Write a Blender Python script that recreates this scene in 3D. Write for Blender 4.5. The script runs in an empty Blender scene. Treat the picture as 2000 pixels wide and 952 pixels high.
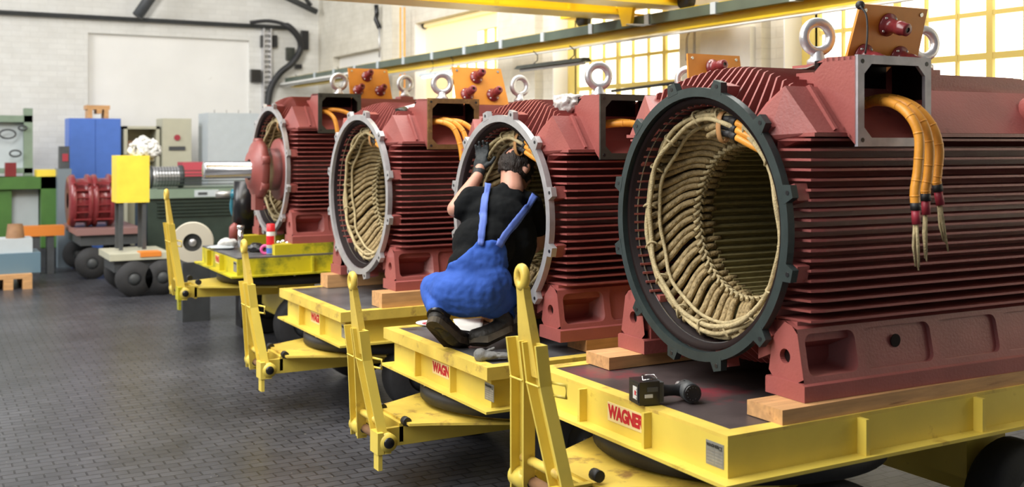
import bpy, bmesh, math, random
from mathutils import Vector, Matrix, noise
from mathutils.bvhtree import BVHTree
random.seed(7)
PI = math.pi
S = bpy.context.scene
COL = S.collection
H = 1.65                      # eye height of the photographer
YAW = math.radians(60.747); FPX = 2083.0; HY = 280.0
FW = Vector((math.cos(YAW), math.sin(YAW), 0)); RT = Vector((math.sin(YAW), -math.cos(YAW), 0)); UP = Vector((0, 0, 1))
EYE = Vector((0, 0, H))
def ray(px, py): return FW + RT*((px-1000)/FPX) + UP*((HY-py)/FPX)
def pd(px, py, d): return EYE + ray(px, py)*d            # point at a depth
def pY(px, py, Y): r = ray(px, py); return EYE + r*(Y/r.y)
def pX(px, py, X): r = ray(px, py); return EYE + r*(X/r.x)
def pZ(px, py, z): r = ray(px, py); return EYE + r*((z-H)/r.z)

# ------------------------------------------------------------------ materials
MATS = {}
def mat(name, col, rough=.5, metal=0., var=0., vscale=8., col2=None, c2amt=0., c2scale=5., bump=0., bscale=60., emis=None, estr=0., spec=.5, coat=0., trans=0., stretch=None, alpha=1., det=6.):
    if name in MATS: return MATS[name]
    m = bpy.data.materials.new(name); m.use_nodes = True; nt = m.node_tree; N = nt.nodes; L = nt.links
    b = N['Principled BSDF']
    b.inputs['Base Color'].default_value = (*col, 1); b.inputs['Roughness'].default_value = rough; b.inputs['Metallic'].default_value = metal
    b.inputs['Specular IOR Level'].default_value = spec; b.inputs['Coat Weight'].default_value = coat
    if trans: b.inputs['Transmission Weight'].default_value = trans
    if alpha < 1: b.inputs['Alpha'].default_value = alpha
    tc = N.new('ShaderNodeTexCoord'); mp = N.new('ShaderNodeMapping'); L.new(tc.outputs['Object'], mp.inputs[0])
    if stretch: mp.inputs['Scale'].default_value = stretch
    src = None
    if var or c2amt:
        cur = None
        rgb = N.new('ShaderNodeRGB'); rgb.outputs[0].default_value = (*col, 1); cur = rgb.outputs[0]
        if var:
            n = N.new('ShaderNodeTexNoise'); n.inputs['Scale'].default_value = vscale; n.inputs['Detail'].default_value = det; L.new(mp.outputs[0], n.inputs['Vector'])
            r = N.new('ShaderNodeMapRange'); r.inputs[1].default_value = .3; r.inputs[2].default_value = .7; r.inputs[3].default_value = 1-var; r.inputs[4].default_value = 1+var*.6
            L.new(n.outputs[0], r.inputs[0])
            hs = N.new('ShaderNodeHueSaturation'); L.new(r.outputs[0], hs.inputs['Value']); L.new(cur, hs.inputs['Color']); cur = hs.outputs[0]
        if c2amt:
            n = N.new('ShaderNodeTexNoise'); n.inputs['Scale'].default_value = c2scale; n.inputs['Detail'].default_value = 8; n.inputs['Roughness'].default_value = .65
            L.new(mp.outputs[0], n.inputs['Vector'])
            r = N.new('ShaderNodeMapRange'); r.inputs[1].default_value = .72-c2amt*.3; r.inputs[2].default_value = .80-c2amt*.2; L.new(n.outputs[0], r.inputs[0])
            mx = N.new('ShaderNodeMix'); mx.data_type = 'RGBA'; mx.inputs[7].default_value = (*col2, 1)
            L.new(r.outputs[0], mx.inputs[0]); L.new(cur, mx.inputs[6]); cur = mx.outputs[2]
        L.new(cur, b.inputs['Base Color'])
    if bump:
        n = N.new('ShaderNodeTexNoise'); n.inputs['Scale'].default_value = bscale; n.inputs['Detail'].default_value = 4; L.new(mp.outputs[0], n.inputs['Vector'])
        bp = N.new('ShaderNodeBump'); bp.inputs['Strength'].default_value = bump; bp.inputs['Distance'].default_value = .01
        L.new(n.outputs[0], bp.inputs['Height']); L.new(bp.outputs[0], b.inputs['Normal'])
    if emis:
        b.inputs['Emission Color'].default_value = (*emis, 1); b.inputs['Emission Strength'].default_value = estr
    MATS[name] = m; return m
RED = mat('red_primer', (.34,.092,.082), .40, var=.14, vscale=5, col2=(.20,.045,.04), c2amt=.25, c2scale=9, bump=.12, bscale=90)
REDIN = mat('red_primer_inside', (.17,.035,.03), .55, var=.2, vscale=6)
YEL = mat('yellow_paint', (.78,.60,.10), .38, var=.12, vscale=3, col2=(.42,.25,.03), c2amt=.30, c2scale=6, bump=.05, bscale=30)
YELW = mat('worn_yellow_paint', (.78,.57,.10), .45, var=.18, vscale=6, col2=(.35,.20,.06), c2amt=.55, c2scale=9, bump=.1, bscale=40)
YELD = mat('grimy_yellow_paint', (.66,.56,.02), .45, var=.2, vscale=3, col2=(.09,.13,.02), c2amt=.75, c2scale=3.2, bump=.05)
STEEL = mat('deck_steel', (.085,.065,.065), .42, metal=.2, var=.35, vscale=5, col2=(.26,.035,.05), c2amt=.62, c2scale=2.4, bump=.06)
STEELG = mat('deck_steel_grey', (.17,.17,.18), .35, metal=.4, var=.3, vscale=5, col2=(.06,.05,.05), c2amt=.5, c2scale=4)
GALV = mat('galvanised', (.62,.62,.64), .38, metal=.75, var=.12, vscale=25, bump=.1, bscale=70)
MACH = mat('machined_steel', (.72,.72,.74), .24, metal=.9, var=.08, vscale=20)
FLG = mat('grey_flange', (.50,.49,.50), .42, metal=.55, var=.15, vscale=14)
FLD = mat('dark_green_flange', (.035,.05,.05), .38, metal=.25, var=.2, vscale=14, bump=.05)
FRD = mat('dark_frame', (.05,.055,.045), .45, metal=.2, var=.3, vscale=20)
FRR = mat('rusty_frame', (.20,.11,.04), .6, metal=.2, var=.3, vscale=15, col2=(.42,.24,.08), c2amt=.6, c2scale=12, bump=.2)
FRG = mat('bare_grey_frame', (.42,.40,.44), .45, metal=.4, var=.2, vscale=18)
COILM = mat('taped_coil', (.42,.31,.15), .62, var=.35, vscale=30, col2=(.13,.09,.035), c2amt=.75, c2scale=22, bump=.6, bscale=140)
ROPE = mat('rope', (.52,.42,.23), .75, var=.3, vscale=40, bump=.6, bscale=180)
CORE = mat('core_laminations', (.26,.22,.10), .42, metal=.2, var=.4, vscale=30, stretch=(1,14,14))
ORG = mat('orange_cable', (.85,.36,.045), .42, var=.12, vscale=12, bump=.15, bscale=60)
BOARD = mat('orange_board', (.68,.27,.035), .42, var=.12, vscale=7, col2=(.45,.15,.02), c2amt=.3)
INS = mat('oxide_insulator', (.21,.028,.032), .30, var=.1, coat=.2)
BLK = mat('black_rubber', (.018,.018,.02), .55, var=.2, bump=.08)
BLKS = mat('black_gloss', (.012,.012,.014), .28)
TYRE = mat('tyre', (.022,.022,.024), .75, var=.3, vscale=9, bump=.2)
WOOD = mat('fresh_pine', (.60,.33,.14), .6, var=.22, vscale=5, stretch=(1,9,9), col2=(.30,.13,.05), c2amt=.35, c2scale=3, bump=.15)
WOOD2 = mat('brown_pine', (.42,.20,.07), .6, var=.25, vscale=5, stretch=(1,9,9), col2=(.20,.09,.03), c2amt=.4, c2scale=3, bump=.15)
WHITE = mat('white_paint', (.75,.74,.70), .6, var=.06)
TAN = mat('tan_strap', (.50,.25,.09), .6, var=.15)
BOLT = mat('bolt_steel', (.6,.6,.58), .3, metal=.9)
REDS = mat('red_sleeve', (.35,.03,.05), .5)
SKIN = mat('skin', (.56,.28,.20), .5, var=.08, vscale=20)
HAIR = mat('dark_hair', (.016,.008,.005), .6, bump=1.0, bscale=120, var=.4, vscale=60, stretch=(1,1,.3))
SHIRT = mat('black_cotton', (.004,.005,.006), .9, bump=.6, bscale=12, spec=.2)
BLUE = mat('blue_workwear', (.040,.11,.46), .8, var=.22, vscale=6, bump=.7, bscale=11, spec=.2)
STRAP = mat('blue_strap', (.10,.17,.55), .7, var=.1, vscale=30)
GLV = mat('black_glove', (.02,.025,.028), .7, bump=.3)
GGLV = mat('grey_glove', (.16,.16,.155), .8, var=.3, vscale=30, bump=.5)
SHOE = mat('black_shoe', (.02,.017,.013), .6, var=.4, bump=.3, col2=(.12,.09,.05), c2amt=.4, c2scale=14)
SOLE = mat('worn_sole', (.07,.055,.035), .8, var=.4, vscale=20)
GRN = mat('machine_green', (.06,.16,.03), .5, var=.12)
PGRN = mat('pale_green', (.20,.27,.20), .55, var=.1)
DGRN = mat('dark_green_motor', (.028,.045,.035), .45, var=.2)
CABB = mat('cabinet_blue', (.07,.17,.56), .45, var=.06)
BEIGE = mat('beige_enamel', (.48,.47,.36), .5, var=.05)
LGREY = mat('pale_grey_enamel', (.50,.55,.58), .5, var=.05)
DGREY = mat('dark_grey_enamel', (.06,.065,.07), .5, var=.2)
YBOX = mat('bright_yellow_plastic', (.88,.66,.06), .5, var=.08)
CRN = mat('crane_yellow', (.82,.56,.02), .35, var=.12, vscale=2, col2=(.45,.27,.02), c2amt=.25)
RAILG = mat('conductor_green', (.10,.13,.10), .45, var=.2, vscale=4, metal=.2)
BROWN = mat('brown_box', (.25,.13,.06), .7, var=.3)
FOIL = mat('clear_film', (.50,.46,.44), .22, var=.25, vscale=12, bump=.9, bscale=22, spec=.8)
ALU = mat('thin_metal', (.45,.44,.42), .4, metal=.6, var=.3, vscale=20)
PINK = mat('pink_tape', (.80,.10,.32), .5)
PAPER = mat('paper', (.62,.62,.60), .7, var=.1)
LRED = mat('red_lettering', (.50,.008,.02), .5)
LBLK = mat('black_lettering', (.02,.02,.02), .5)
STK = mat('sticker_white', (.80,.66,.34), .5)
PLATE = mat('rating_plate_metal', (.28,.28,.26), .45, metal=.3, var=.2, vscale=40)
TUBEL = mat('lit_tube', (.9,.9,.9), .4, emis=(1,.98,.92), estr=3.0)
CHROM = mat('chrome', (.8,.8,.8), .12, metal=1)

# ------------------------------------------------------------------ mesh helpers
class MB:
    """collects shapes in one bmesh with material slots"""
    def __init__(s): s.bm = bmesh.new(); s.ms = []; s.cur = 0
    def m(s, material):
        if material not in s.ms: s.ms.append(material)
        s.cur = s.ms.index(material); return s
    def _f(s, vs, smooth=False):
        try: f = s.bm.faces.new(vs)
        except ValueError: return None
        f.material_index = s.cur; f.smooth = smooth; return f
    def hexa(s, p):                                    # 8 points: bottom 4 (ccw), top 4
        v = [s.bm.verts.new(q) for q in p]
        for q in ((3,2,1,0),(4,5,6,7),(0,1,5,4),(1,2,6,5),(2,3,7,6),(3,0,4,7)): s._f([v[i] for i in q])
        return s
    def box(s, a, b, M=None):
        x0,y0,z0 = a; x1,y1,z1 = b
        x0,x1 = sorted((x0,x1)); y0,y1 = sorted((y0,y1)); z0,z1 = sorted((z0,z1))
        p = [Vector(q) for q in ((x0,y0,z0),(x1,y0,z0),(x1,y1,z0),(x0,y1,z0),(x0,y0,z1),(x1,y0,z1),(x1,y1,z1),(x0,y1,z1))]
        if M: p = [M @ q for q in p]
        return s.hexa(p)
    def cbox(s, c, d, M=None): return s.box([c[i]-d[i]/2 for i in range(3)], [c[i]+d[i]/2 for i in range(3)], M)
    def prism(s, poly, ext, smooth=False):             # poly: list of 3D points, ext: vector
        e = Vector(ext); a = [s.bm.verts.new(q) for q in poly]; b = [s.bm.verts.new(Vector(q)+e) for q in poly]
        n = len(a); s._f(list(reversed(a))); s._f(b)
        for i in range(n): s._f([a[i], a[(i+1)%n], b[(i+1)%n], b[i]], smooth)
        return s
    def loft(s, rings, close=True, caps=True, smooth=True):
        R = [[s.bm.verts.new(q) for q in r] for r in rings]; n = len(R[0])
        for a, b in zip(R, R[1:]):
            for i in range(n if close else n-1): s._f([a[i], a[(i+1)%n], b[(i+1)%n], b[i]], smooth)
        if caps: s._f(list(reversed(R[0]))); s._f(R[-1])
        return s
    def tube(s, pts, r, n=10, caps=True, flat=None, closed=False, up=None):
        pts = [Vector(p) for p in pts]; k = len(pts); rs = r if isinstance(r, (list, tuple)) else [r]*k
        rings = []; prev = None
        for i, p in enumerate(pts):
            if closed: t = (pts[(i+1)%k]-pts[i-1])
            else: t = (pts[min(i+1,k-1)]-pts[max(i-1,0)])
            t.normalize()
            if prev is None:
                u = Vector(up) if up else (Vector((0,0,1)) if abs(t.z) < .9 else Vector((1,0,0)))
            else: u = prev
            u = (u - t*u.dot(t)).normalized(); v = t.cross(u); prev = u
            fu, fv = flat if flat else (1,1)
            rings.append([p + (u*math.cos(2*PI*j/n)*fu + v*math.sin(2*PI*j/n)*fv)*rs[i] for j in range(n)])
        if closed: rings.append(rings[0]); caps = False
        return s.loft(rings, caps=caps)
    def lathe(s, prof, c=(0,0,0), axis='x', n=32, smooth=True, a0=0, a1=2*PI, scl=(1,1)):
        """prof: (along, radius) list; revolved about an axis through c"""
        full = abs(a1-a0-2*PI) < 1e-6; rings = []
        for a, r in prof:
            ring = []
            for j in range(n if full else n+1):
                t = a0+(a1-a0)*j/n; u, v = r*math.cos(t)*scl[0], r*math.sin(t)*scl[1]
                q = {'x':(a,u,v),'y':(v,a,u),'z':(u,v,a)}[axis]; ring.append(Vector(c)+Vector(q))
            rings.append(ring)
        return s.loft(rings, close=full, caps=False, smooth=smooth)
    def cyl(s, p, q, r, n=16, r2=None): return s.tube([p, q], [r, r if r2 is None else r2], n)
    def ball(s, c, r, n=12, sc=(1,1,1), M=None):
        rings = []
        for i in range(1, n//2+1):
            t = PI*i/(n//2+1); ring = []
            for j in range(n):
                q = Vector((r*math.sin(t)*math.cos(2*PI*j/n)*sc[0], r*math.sin(t)*math.sin(2*PI*j/n)*sc[1], -r*math.cos(t)*sc[2]))
                if M: q = M @ q
                ring.append(Vector(c)+q)
            rings.append(ring)
        return s.loft(rings)
    def bevel(s, w=.004, seg=2, ang=35):
        ed = [e for e in s.bm.edges if len(e.link_faces)==2 and e.calc_face_angle(0) > math.radians(ang)]
        bmesh.ops.bevel(s.bm, geom=ed, offset=w, segments=seg, profile=.6, affect='EDGES', clamp_overlap=True); return s
    def xf(s, M): bmesh.ops.transform(s.bm, matrix=M, verts=s.bm.verts); return s
    def build(s, name, material=None, parent=None, loc=None, rot=None, norm=True):
        if norm: bmesh.ops.recalc_face_normals(s.bm, faces=s.bm.faces)
        me = bpy.data.meshes.new(name); s.bm.to_mesh(me); s.bm.free()
        for m_ in (s.ms or [material]): me.materials.append(m_)
        o = bpy.data.objects.new(name, me); COL.objects.link(o)
        if parent: o.parent = parent
        if loc is not None: o.location = loc
        if rot is not None: o.rotation_euler = rot
        return o
def tag(o, label=None, cat=None, group=None, kind=None):
    if label: o['label'] = label
    if cat: o['category'] = cat
    if group: o['group'] = group
    if kind: o['kind'] = kind
    return o
def empty(name, loc, rz=0, label=None, cat=None, group=None):
    o = bpy.data.objects.new(name, None); COL.objects.link(o); o.location = loc; o.rotation_euler = (0,0,rz); o.empty_display_size = .1
    return tag(o, label, cat, group)
def kids(o): return [c for c in COL.objects if c.parent == o]
def copy_tree(o, parent=None):
    ch = kids(o); c = o.copy(); COL.objects.link(c); c.parent = parent
    for k in ch: copy_tree(k, c)
    return c
def setmat(o, m, i=0):
    o.material_slots[i].link = 'OBJECT'; o.material_slots[i].material = m
def text(body, size, M, parent, material, name='lettering', bold=.0, sx=1., align='LEFT', ext=.0006, fit=None):
    cu = bpy.data.curves.new(name, 'FONT'); cu.body = body; cu.size = size; cu.offset = bold; cu.extrude = ext; cu.align_x = align
    t = bpy.data.objects.new(name, cu); COL.objects.link(t); bpy.context.view_layer.update()
    me = bpy.data.meshes.new_from_object(t.evaluated_get(bpy.context.evaluated_depsgraph_get()))
    COL.objects.unlink(t); bpy.data.objects.remove(t)
    if fit: xs_ = [v.co.x for v in me.vertices]; sx = fit/(max(xs_)-min(xs_))
    me.transform(M @ Matrix.Diagonal((sx,1,1,1))); me.materials.clear(); me.materials.append(material)
    o = bpy.data.objects.new(name, me); COL.objects.link(o); o.parent = parent; return o
def smoothpath(pts, k=6):
    """Catmull-Rom through points"""
    P = [Vector(p) for p in pts]; P = [P[0]*2-P[1]]+P+[P[-1]*2-P[-2]]; out = []
    for i in range(1, len(P)-2):
        for j in range(k):
            t = j/k; a, b, c, d = P[i-1:i+3]
            out.append(.5*((2*b)+(c-a)*t+(2*a-5*b+4*c-d)*t*t+(3*b-a-3*c+d)*t**3))
    out.append(P[-2]); return out

# ------------------------------------------------------------------ camera
cam = bpy.data.cameras.new('camera'); cam.sensor_width = 36; cam.lens = FPX/2000*36; cam.clip_end = 200
cam.shift_y = -(476-HY)/2000
cam.dof.use_dof = True; cam.dof.focus_distance = 4.6; cam.dof.aperture_fstop = 2.6
co = bpy.data.objects.new('camera', cam); COL.objects.link(co); co.location = EYE
co.rotation_euler = (PI/2, 0, YAW-PI/2); S.camera = co
S.view_settings.view_transform = 'Standard'; S.view_settings.look = 'None'; S.view_settings.exposure = 0.0; S.view_settings.gamma = 1
S.view_settings.use_curve_mapping = False

CAVE = mat('cavity_shade', (.010,.004,.004), .6, var=.3, vscale=6, spec=.15)  # near-black red: shade of the recesses put into the colour
# ------------------------------------------------------------------ the motor (built once, then copied)
RIM, ZC, ML = .52, .568, 1.78
def make_housing(root):
    m = MB().m(RED)
    # barrel: outer skin, inner skin, front lip, rear plate
    m.lathe([(.02,.478),(.04,.478),(.055,.462),(ML,.462)], (0,0,ZC), n=72)
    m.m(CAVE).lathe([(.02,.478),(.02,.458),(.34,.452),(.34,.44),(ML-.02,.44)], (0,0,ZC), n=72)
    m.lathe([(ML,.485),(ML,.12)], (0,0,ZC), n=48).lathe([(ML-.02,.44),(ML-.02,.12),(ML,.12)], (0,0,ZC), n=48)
    m.m(RED)
    XE = ML-.05; th = .0085
    def fin(prof, d):                 # prof in local plane, thin extrusion
        m.prism(prof, d)
    for sg in (-1, 1):
        for i in range(19):           # side fins, level plates
            z = .262+i*.0345; dz = z-ZC
            yb = math.sqrt(max(.460**2-dz*dz, .01))-.01
            yo = .556; xs = .035; k = .10+.02*((i*7)%3)/3
            m.prism([(xs,sg*yb,z),(xs+.02,sg*(yb+.25*(yo-yb)),z),(xs+.045,sg*(yo-.012),z),(k+.03,sg*yo,z),(XE-.03,sg*yo,z),(XE,sg*yb,z)], (0,0,th))
    NT = 21
    for i in range(NT):               # top fins, upright plates with raked fronts
        y = -.40+.80*i/(NT-1); zb = ZC+math.sqrt(.460**2-y*y)-.01
        zt = 1.172-.52*y*y; xk = .15-.16*abs(y)
        m.prism([(.035,y-th/2,zb),(.045,y-th/2,zb+.02),(xk+.03,y-th/2,zt-.006),(xk+.045,y-th/2,zt),(XE-.06,y-th/2,zt),(XE,y-th/2,zb)], (0,th,0))
        zt = .045+.35*y*y; zb = ZC-math.sqrt(.478**2-y*y)+.01
        m.prism([(.035,y-th/2,zb),(xk+.04,y-th/2,zt),(XE-.06,y-th/2,zt),(XE,y-th/2,zb)], (0,th,0))
    for sg in (-1, 1):                # smooth corner casting with a raked front facet
        a = [(.036,sg*.345,.88),(.036,sg*.385,.903),(.036,sg*.315,.965),(.036,sg*.27,.93)]
        b = [(.09,sg*.40,.86),(.09,sg*.562,.912),(.072,sg*.425,1.076),(.072,sg*.33,1.02)]
        c = [(XE,)+q[1:] for q in b]
        c = [(XE,sg*.40,.86),(XE,sg*.562,.912),(XE,sg*.425,1.076),(XE,sg*.33,1.02)]
        m.loft([a,b,c], smooth=False)
        m.box((.075,sg*.45,.898),(XE,sg*.567,.911))      # lower ledge of the corner
        m.prism([(.17,sg*.42,1.076),(.17,sg*.44,1.082),(.17,sg*.567,.925),(.17,sg*.55,.915)], (.012,0,0))
    # lug seats behind the flange
    for i in range(12):
        t = math.radians(15+30*i); c, s_ = math.cos(t), math.sin(t)
        Mx = Matrix.Translation((0,0,ZC)) @ Matrix.Rotation(t, 4, 'X')
        m.box((.03,.47,-.030),(.085,.545,.030), Mx)
    # cradle between the barrel and the feet
    for sg in (-1, 1):
        m.hexa([(.06,sg*.30,.10),(ML-.1,sg*.30,.10),(ML-.1,sg*.50,.19),(.06,sg*.50,.19),(.06,sg*.30,.25),(ML-.1,sg*.30,.25),(ML-.1,sg*.50,.262),(.06,sg*.50,.262)])
    # bosses for the eyebolts, rear inspection boss
    for x in (.61,1.22): m.box((x-.06,-.06,1.10),(x+.06,.06,1.192))
    m.tube([(1.30,-.50,.98),(1.30,-.60,1.03)],[.085,.075],20)
    return m.build('housing', parent=root)
def make_foot(root, sg):
    m = MB().m(RED); L0, L1 = .039, ML-.06
    def P(x, s, ins=0.): return Vector((x, sg*(.556-.036*s-ins), .060+(.240-.060)*s))    # the raked outer face
    m.box((L0-.008,sg*.371,0),(L1,sg*.566,.054))
    m.prism([(L0-.008,sg*.371,.054),(L0-.008,sg*.566,.054),(L0-.008,sg*.5560,.0601),(L0-.008,sg*.376,.0601)], (L1-L0+.008,0,0))
    m.bevel(.004, 2)
    ck = [(L0,sg*.376,.058),(L0,sg*.5555,.058),(L0,sg*.5195,.240),(L0,sg*.465,.262),(L0,sg*.40,.20)]
    hc = Vector((L0,sg*.462,.140)); hr = .026            # cheek with a drilled hole
    ring = [hc+Vector((0,math.cos(2*PI*k/20)*hr,math.sin(2*PI*k/20)*hr)) for k in range(20)]
    outer = []
    for q in ring:                                       # project each hole point onto the cheek outline
        d = (q-hc).normalized(); best = None
        for a, b_ in zip(ck, ck[1:]+ck[:1]):
            a, b_ = Vector(a), Vector(b_); e = b_-a; den = d.y*e.z-d.z*e.y
            if abs(den) < 1e-9: continue
            w = a-hc; t = (w.y*e.z-w.z*e.y)/den; u = (w.y*d.z-w.z*d.y)/den
            if t > 0 and -1e-6 <= u <= 1+1e-6 and (best is None or t < best): best = t
        outer.append(hc+d*best)
    m.loft([outer, ring, [q+Vector((.022,0,0)) for q in ring]], caps=False, smooth=False)
    for a in ck: pass
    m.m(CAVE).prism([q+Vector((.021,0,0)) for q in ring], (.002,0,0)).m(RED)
    m.prism([(x+.003,y-sg*.0008,z) for x, y, z in ck], (.001,0,0))  if False else None
    m.loft([ck[1:4], [(L1,y,z) for _, y, z in ck[1:4]]][:0] or [[(L0,sg*.5195,.240),(L0,sg*.465,.262),(L0,sg*.40,.20)],[(L1,sg*.5195,.240),(L1,sg*.465,.262),(L1,sg*.40,.20)]], close=False, caps=False, smooth=False)
    m.box((L0+.03,sg*.376,.058),(L1,sg*.40,.20)); m.prism([(L1-.02,)+q[1:] for q in ck], (.02,0,0))
    edges = [L0,.315,.69,1.05,1.41,L1]
    for k in range(5):
        x0, x1 = edges[k], edges[k+1]; gx0, gx1 = x0+(.028 if k == 0 else .018), x1-.018; s0, s1, cr = .11, .90, .030; cs = cr/.184
        corners = [((gx1-cr,s1-cs),0,(x1,1.0)),((gx0+cr,s1-cs),1,(x0,1.0)),((gx0+cr,s0+cs),2,(x0,0.0)),((gx1-cr,s0+cs),3,(x1,0.0))]
        inn, out = [], []
        for (cx, cz), qd, oc in corners:
            for t in range(6):
                a = PI/2*qd+PI/2*t/5; inn.append((cx+cr*math.cos(a), cz+cs*math.sin(a))); out.append(oc)
        n = len(inn); dp = .17 if k == 0 else .016
        vo = {}
        def V(oc):
            if oc not in vo: vo[oc] = m.bm.verts.new(P(*oc))
            return vo[oc]
        vi = [m.bm.verts.new(P(*q)) for q in inn]; r2 = [m.bm.verts.new(P(q[0],q[1],.004)) for q in inn]
        for q in range(n):
            q2 = (q+1)%n; m.cur = 0
            if out[q] == out[q2]: m._f([V(out[q]), vi[q], vi[q2]])
            else: m._f([V(out[q]), vi[q], vi[q2], V(out[q2])])
        bk = [m.bm.verts.new(P(q[0],q[1],dp)) for q in inn]
        for q in range(n): m._f([vi[q], bk[q], bk[(q+1)%n], vi[(q+1)%n]], True)
        m._f(bk)
        for v in r2: m.bm.verts.remove(v)
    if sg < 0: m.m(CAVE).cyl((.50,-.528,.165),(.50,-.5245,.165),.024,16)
    return m.build('mounting_foot', parent=root)
def make_flange(root):
    m = MB().m(FLG); c = (0,0,ZC)
    m.lathe([(.0,.485),(.0,.520),(.030,.520),(.030,.485),(.0,.485)], c, n=96, smooth=False)
    for f in m.bm.faces: f.smooth = abs(f.normal.x) < .3 if f.normal.length else False
    for i in range(12):
        t = math.radians(15+30*i); Mx = Matrix.Translation(c) @ Matrix.Rotation(t, 4, 'X')
        m.prism([Mx@Vector(q) for q in ((-.001,.51,-.034),(-.001,.556,-.022),(-.001,.556,.022),(-.001,.51,.034))], (.028,0,0))
        m.m(BLKS).cyl(Mx@Vector((-.0025,.536,0)), Mx@Vector((.002,.536,0)), .0085, 10).m(FLG)
    m.m(MACH).lathe([(.001,.4855),(.030,.4855),(.030,.474),(.034,.474)], c, n=96)
    o = m.build('end_flange', parent=root)
    m = MB().m(MACH); m.lathe([(.052,.452),(.052,.458),(.058,.458),(.058,.452),(.052,.452)], c, n=96)
    m.build('seal_ring', parent=root)
    return o
def make_box(root):
    m = MB().m(RED); X0, X1 = .224, .579
    poly = [(-.606,.868),(-.606,1.174),(-.47,1.178),(-.41,1.13),(-.385,1.07),(-.47,.99)]
    def wall(x, w): m.prism([(x,y,z) for y, z in poly], (w,0,0))
    wall(X0,.012); wall(X1-.012,.012)
    m.hexa([(X0,-.606,1.162),(X1,-.606,1.162),(X1,-.42,1.162),(X0,-.42,1.162),(X0,-.606,1.174),(X1,-.606,1.174),(X1,-.47,1.178),(X0,-.47,1.178)])
    m.hexa([(X0,-.606,.868),(X1,-.606,.868),(X1,-.40,1.055),(X0,-.40,1.055),(X0,-.606,.882),(X1,-.606,.882),(X1,-.40,1.07),(X0,-.40,1.07)])
    m.m(CAVE).box((X0+.01,-.42,1.0),(X1-.01,-.40,1.17)).box((X0+.012,-.598,1.158),(X1-.012,-.42,1.1625)).box((X0+.0121,-.45,1.03),(X0+.014,-.598,1.158)).box((X1-.014,-.45,1.03),(X1-.0121,-.598,1.158))  # dark back and thin liners: shade inside the box put in as colour
    m.m(RED).box((X0+.006,-.40,1.0),(X1-.006,-.31,1.13))
    o = m.build('terminal_box', parent=root)
    m = MB().m(FRG); y0, y1 = -.616, -.602
    def bar(a, b): m.box((a[0],y0,a[1]),(b[0],y1,b[1]))
    z0, z1, w, c = .864, 1.178, .030, .035
    bar((X0,z0),(X0+w,z1)); bar((X1-w,z0),(X1,z1)); bar((X0+w,z0),(X1-w,z0+w)); bar((X0+w,z1-w),(X1-w,z1))
    for sx, xa in ((1,X0+w),(-1,X1-w)):
        for sz, za in ((1,z0+w),(-1,z1-w)):
            m.prism([(xa,y0,za),(xa+sx*c,y0,za),(xa,y0,za+sz*c)], (0,y1-y0,0))
    m.m(BLKS)
    for xa in (X0+.022,X1-.022):
        for za in (z0+.022,z1-.022): m.cyl((xa,y0-.001,za),(xa,y0+.004,za),.008,10)
    m.build('box_frame', parent=o)
    return o
NC = 60
def coil_pt(x, r, t): return Vector((x, r*math.cos(t), ZC+r*math.sin(t)))
def make_winding(root):
    mm = MB().m(CORE)
    rows = []
    for j in range(NC*2): rows.append(.300 if j%2 else .318)
    n = NC*4; ring = []
    for x in (.33, ML-.25):
        ring.append([coil_pt(x, .300 if (j//2)%2 else .318, 2*PI*j/n) for j in range(n)])
    mm.loft(ring, caps=False, smooth=False)
    front = [coil_pt(.33,.45,2*PI*j/n) for j in range(n)]
    mm.loft([front, ring[0]], caps=False, smooth=False)
    mm.build('stator_core', parent=root)
    first = None
    for j in range(NC):
        t0 = 2*PI*j/NC
        if first is None:
            m = MB().m(COILM)
            pts = smoothpath([(.345,.309,0),(.30,.312,.0),(.255,.330,-.02),(.215,.362,-.10),(.175,.383,-.20),(.140,.398,-.27),(.112,.412,-.315),(.098,.420,-.325),(.100,.432,-.318),(.120,.438,-.295),(.19,.438,-.20),(.26,.436,-.05),(.335,.438,.02)], 3)
            path = [coil_pt(p.x, p.y, p.z) - Vector((0,0,ZC)) for p in pts]
            m.tube(path, [.0142*(1 if 4 < i else .9) for i in range(len(path))], 8)
            first = m.build('winding_coil', parent=root, loc=(0,0,ZC)); o = first
        else:
            o = first.copy(); COL.objects.link(o); o.parent = root
        o.location = (random.uniform(-.004,.004),0,ZC); o.rotation_euler = (t0+random.uniform(-.012,.012),0,0)
        s_ = 1+random.uniform(-.012,.012); o.scale = (1+random.uniform(-.05,.05),s_,s_)
    # woven band over the slot exits
    m = MB().m(ROPE)
    for j in range(NC):
        t = 2*PI*j/NC
        for sg_, dt in ((1,0),(-1,PI/NC)):
            P = [coil_pt(.262+sg_*.024, .308, t+dt-.035), coil_pt(.262+sg_*.012, .300, t+dt-.005), coil_pt(.262-sg_*.004, .301, t+dt+.05)]
            m.tube(P, .0095, 6, flat=(.8,.8))
    m.build('woven_band', parent=root)
    # rope support rings, slightly uneven
    for k, (x, r, rr) in enumerate(((.080,.420,.0095),(.098,.436,.009),(.074,.399,.010),(.118,.384,.008))):
        m = MB().m(ROPE); pts = []
        for j in range(72):
            t = 2*PI*j/72; w = .006*math.sin(5*t+k)+.004*math.sin(11*t+2*k)
            pts.append(coil_pt(x+w, r+.004*math.sin(7*t+k*2), t))
        m.tube(pts, rr, 7, closed=True); m.build('support_ring', parent=root)
    for k in range(16):
        t = 2*PI*(k+.35)/16+random.uniform(-.05,.05); m = MB().m(ROPE); pts = []
        for j in range(14):
            u = 2*PI*j/14; pts.append(coil_pt(.090+.024*math.cos(u), .415+.030*math.sin(u), t+.02*math.sin(u*2)))
        m.tube(pts, .0048, 6, closed=True); m.build('lashing', parent=root)
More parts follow.
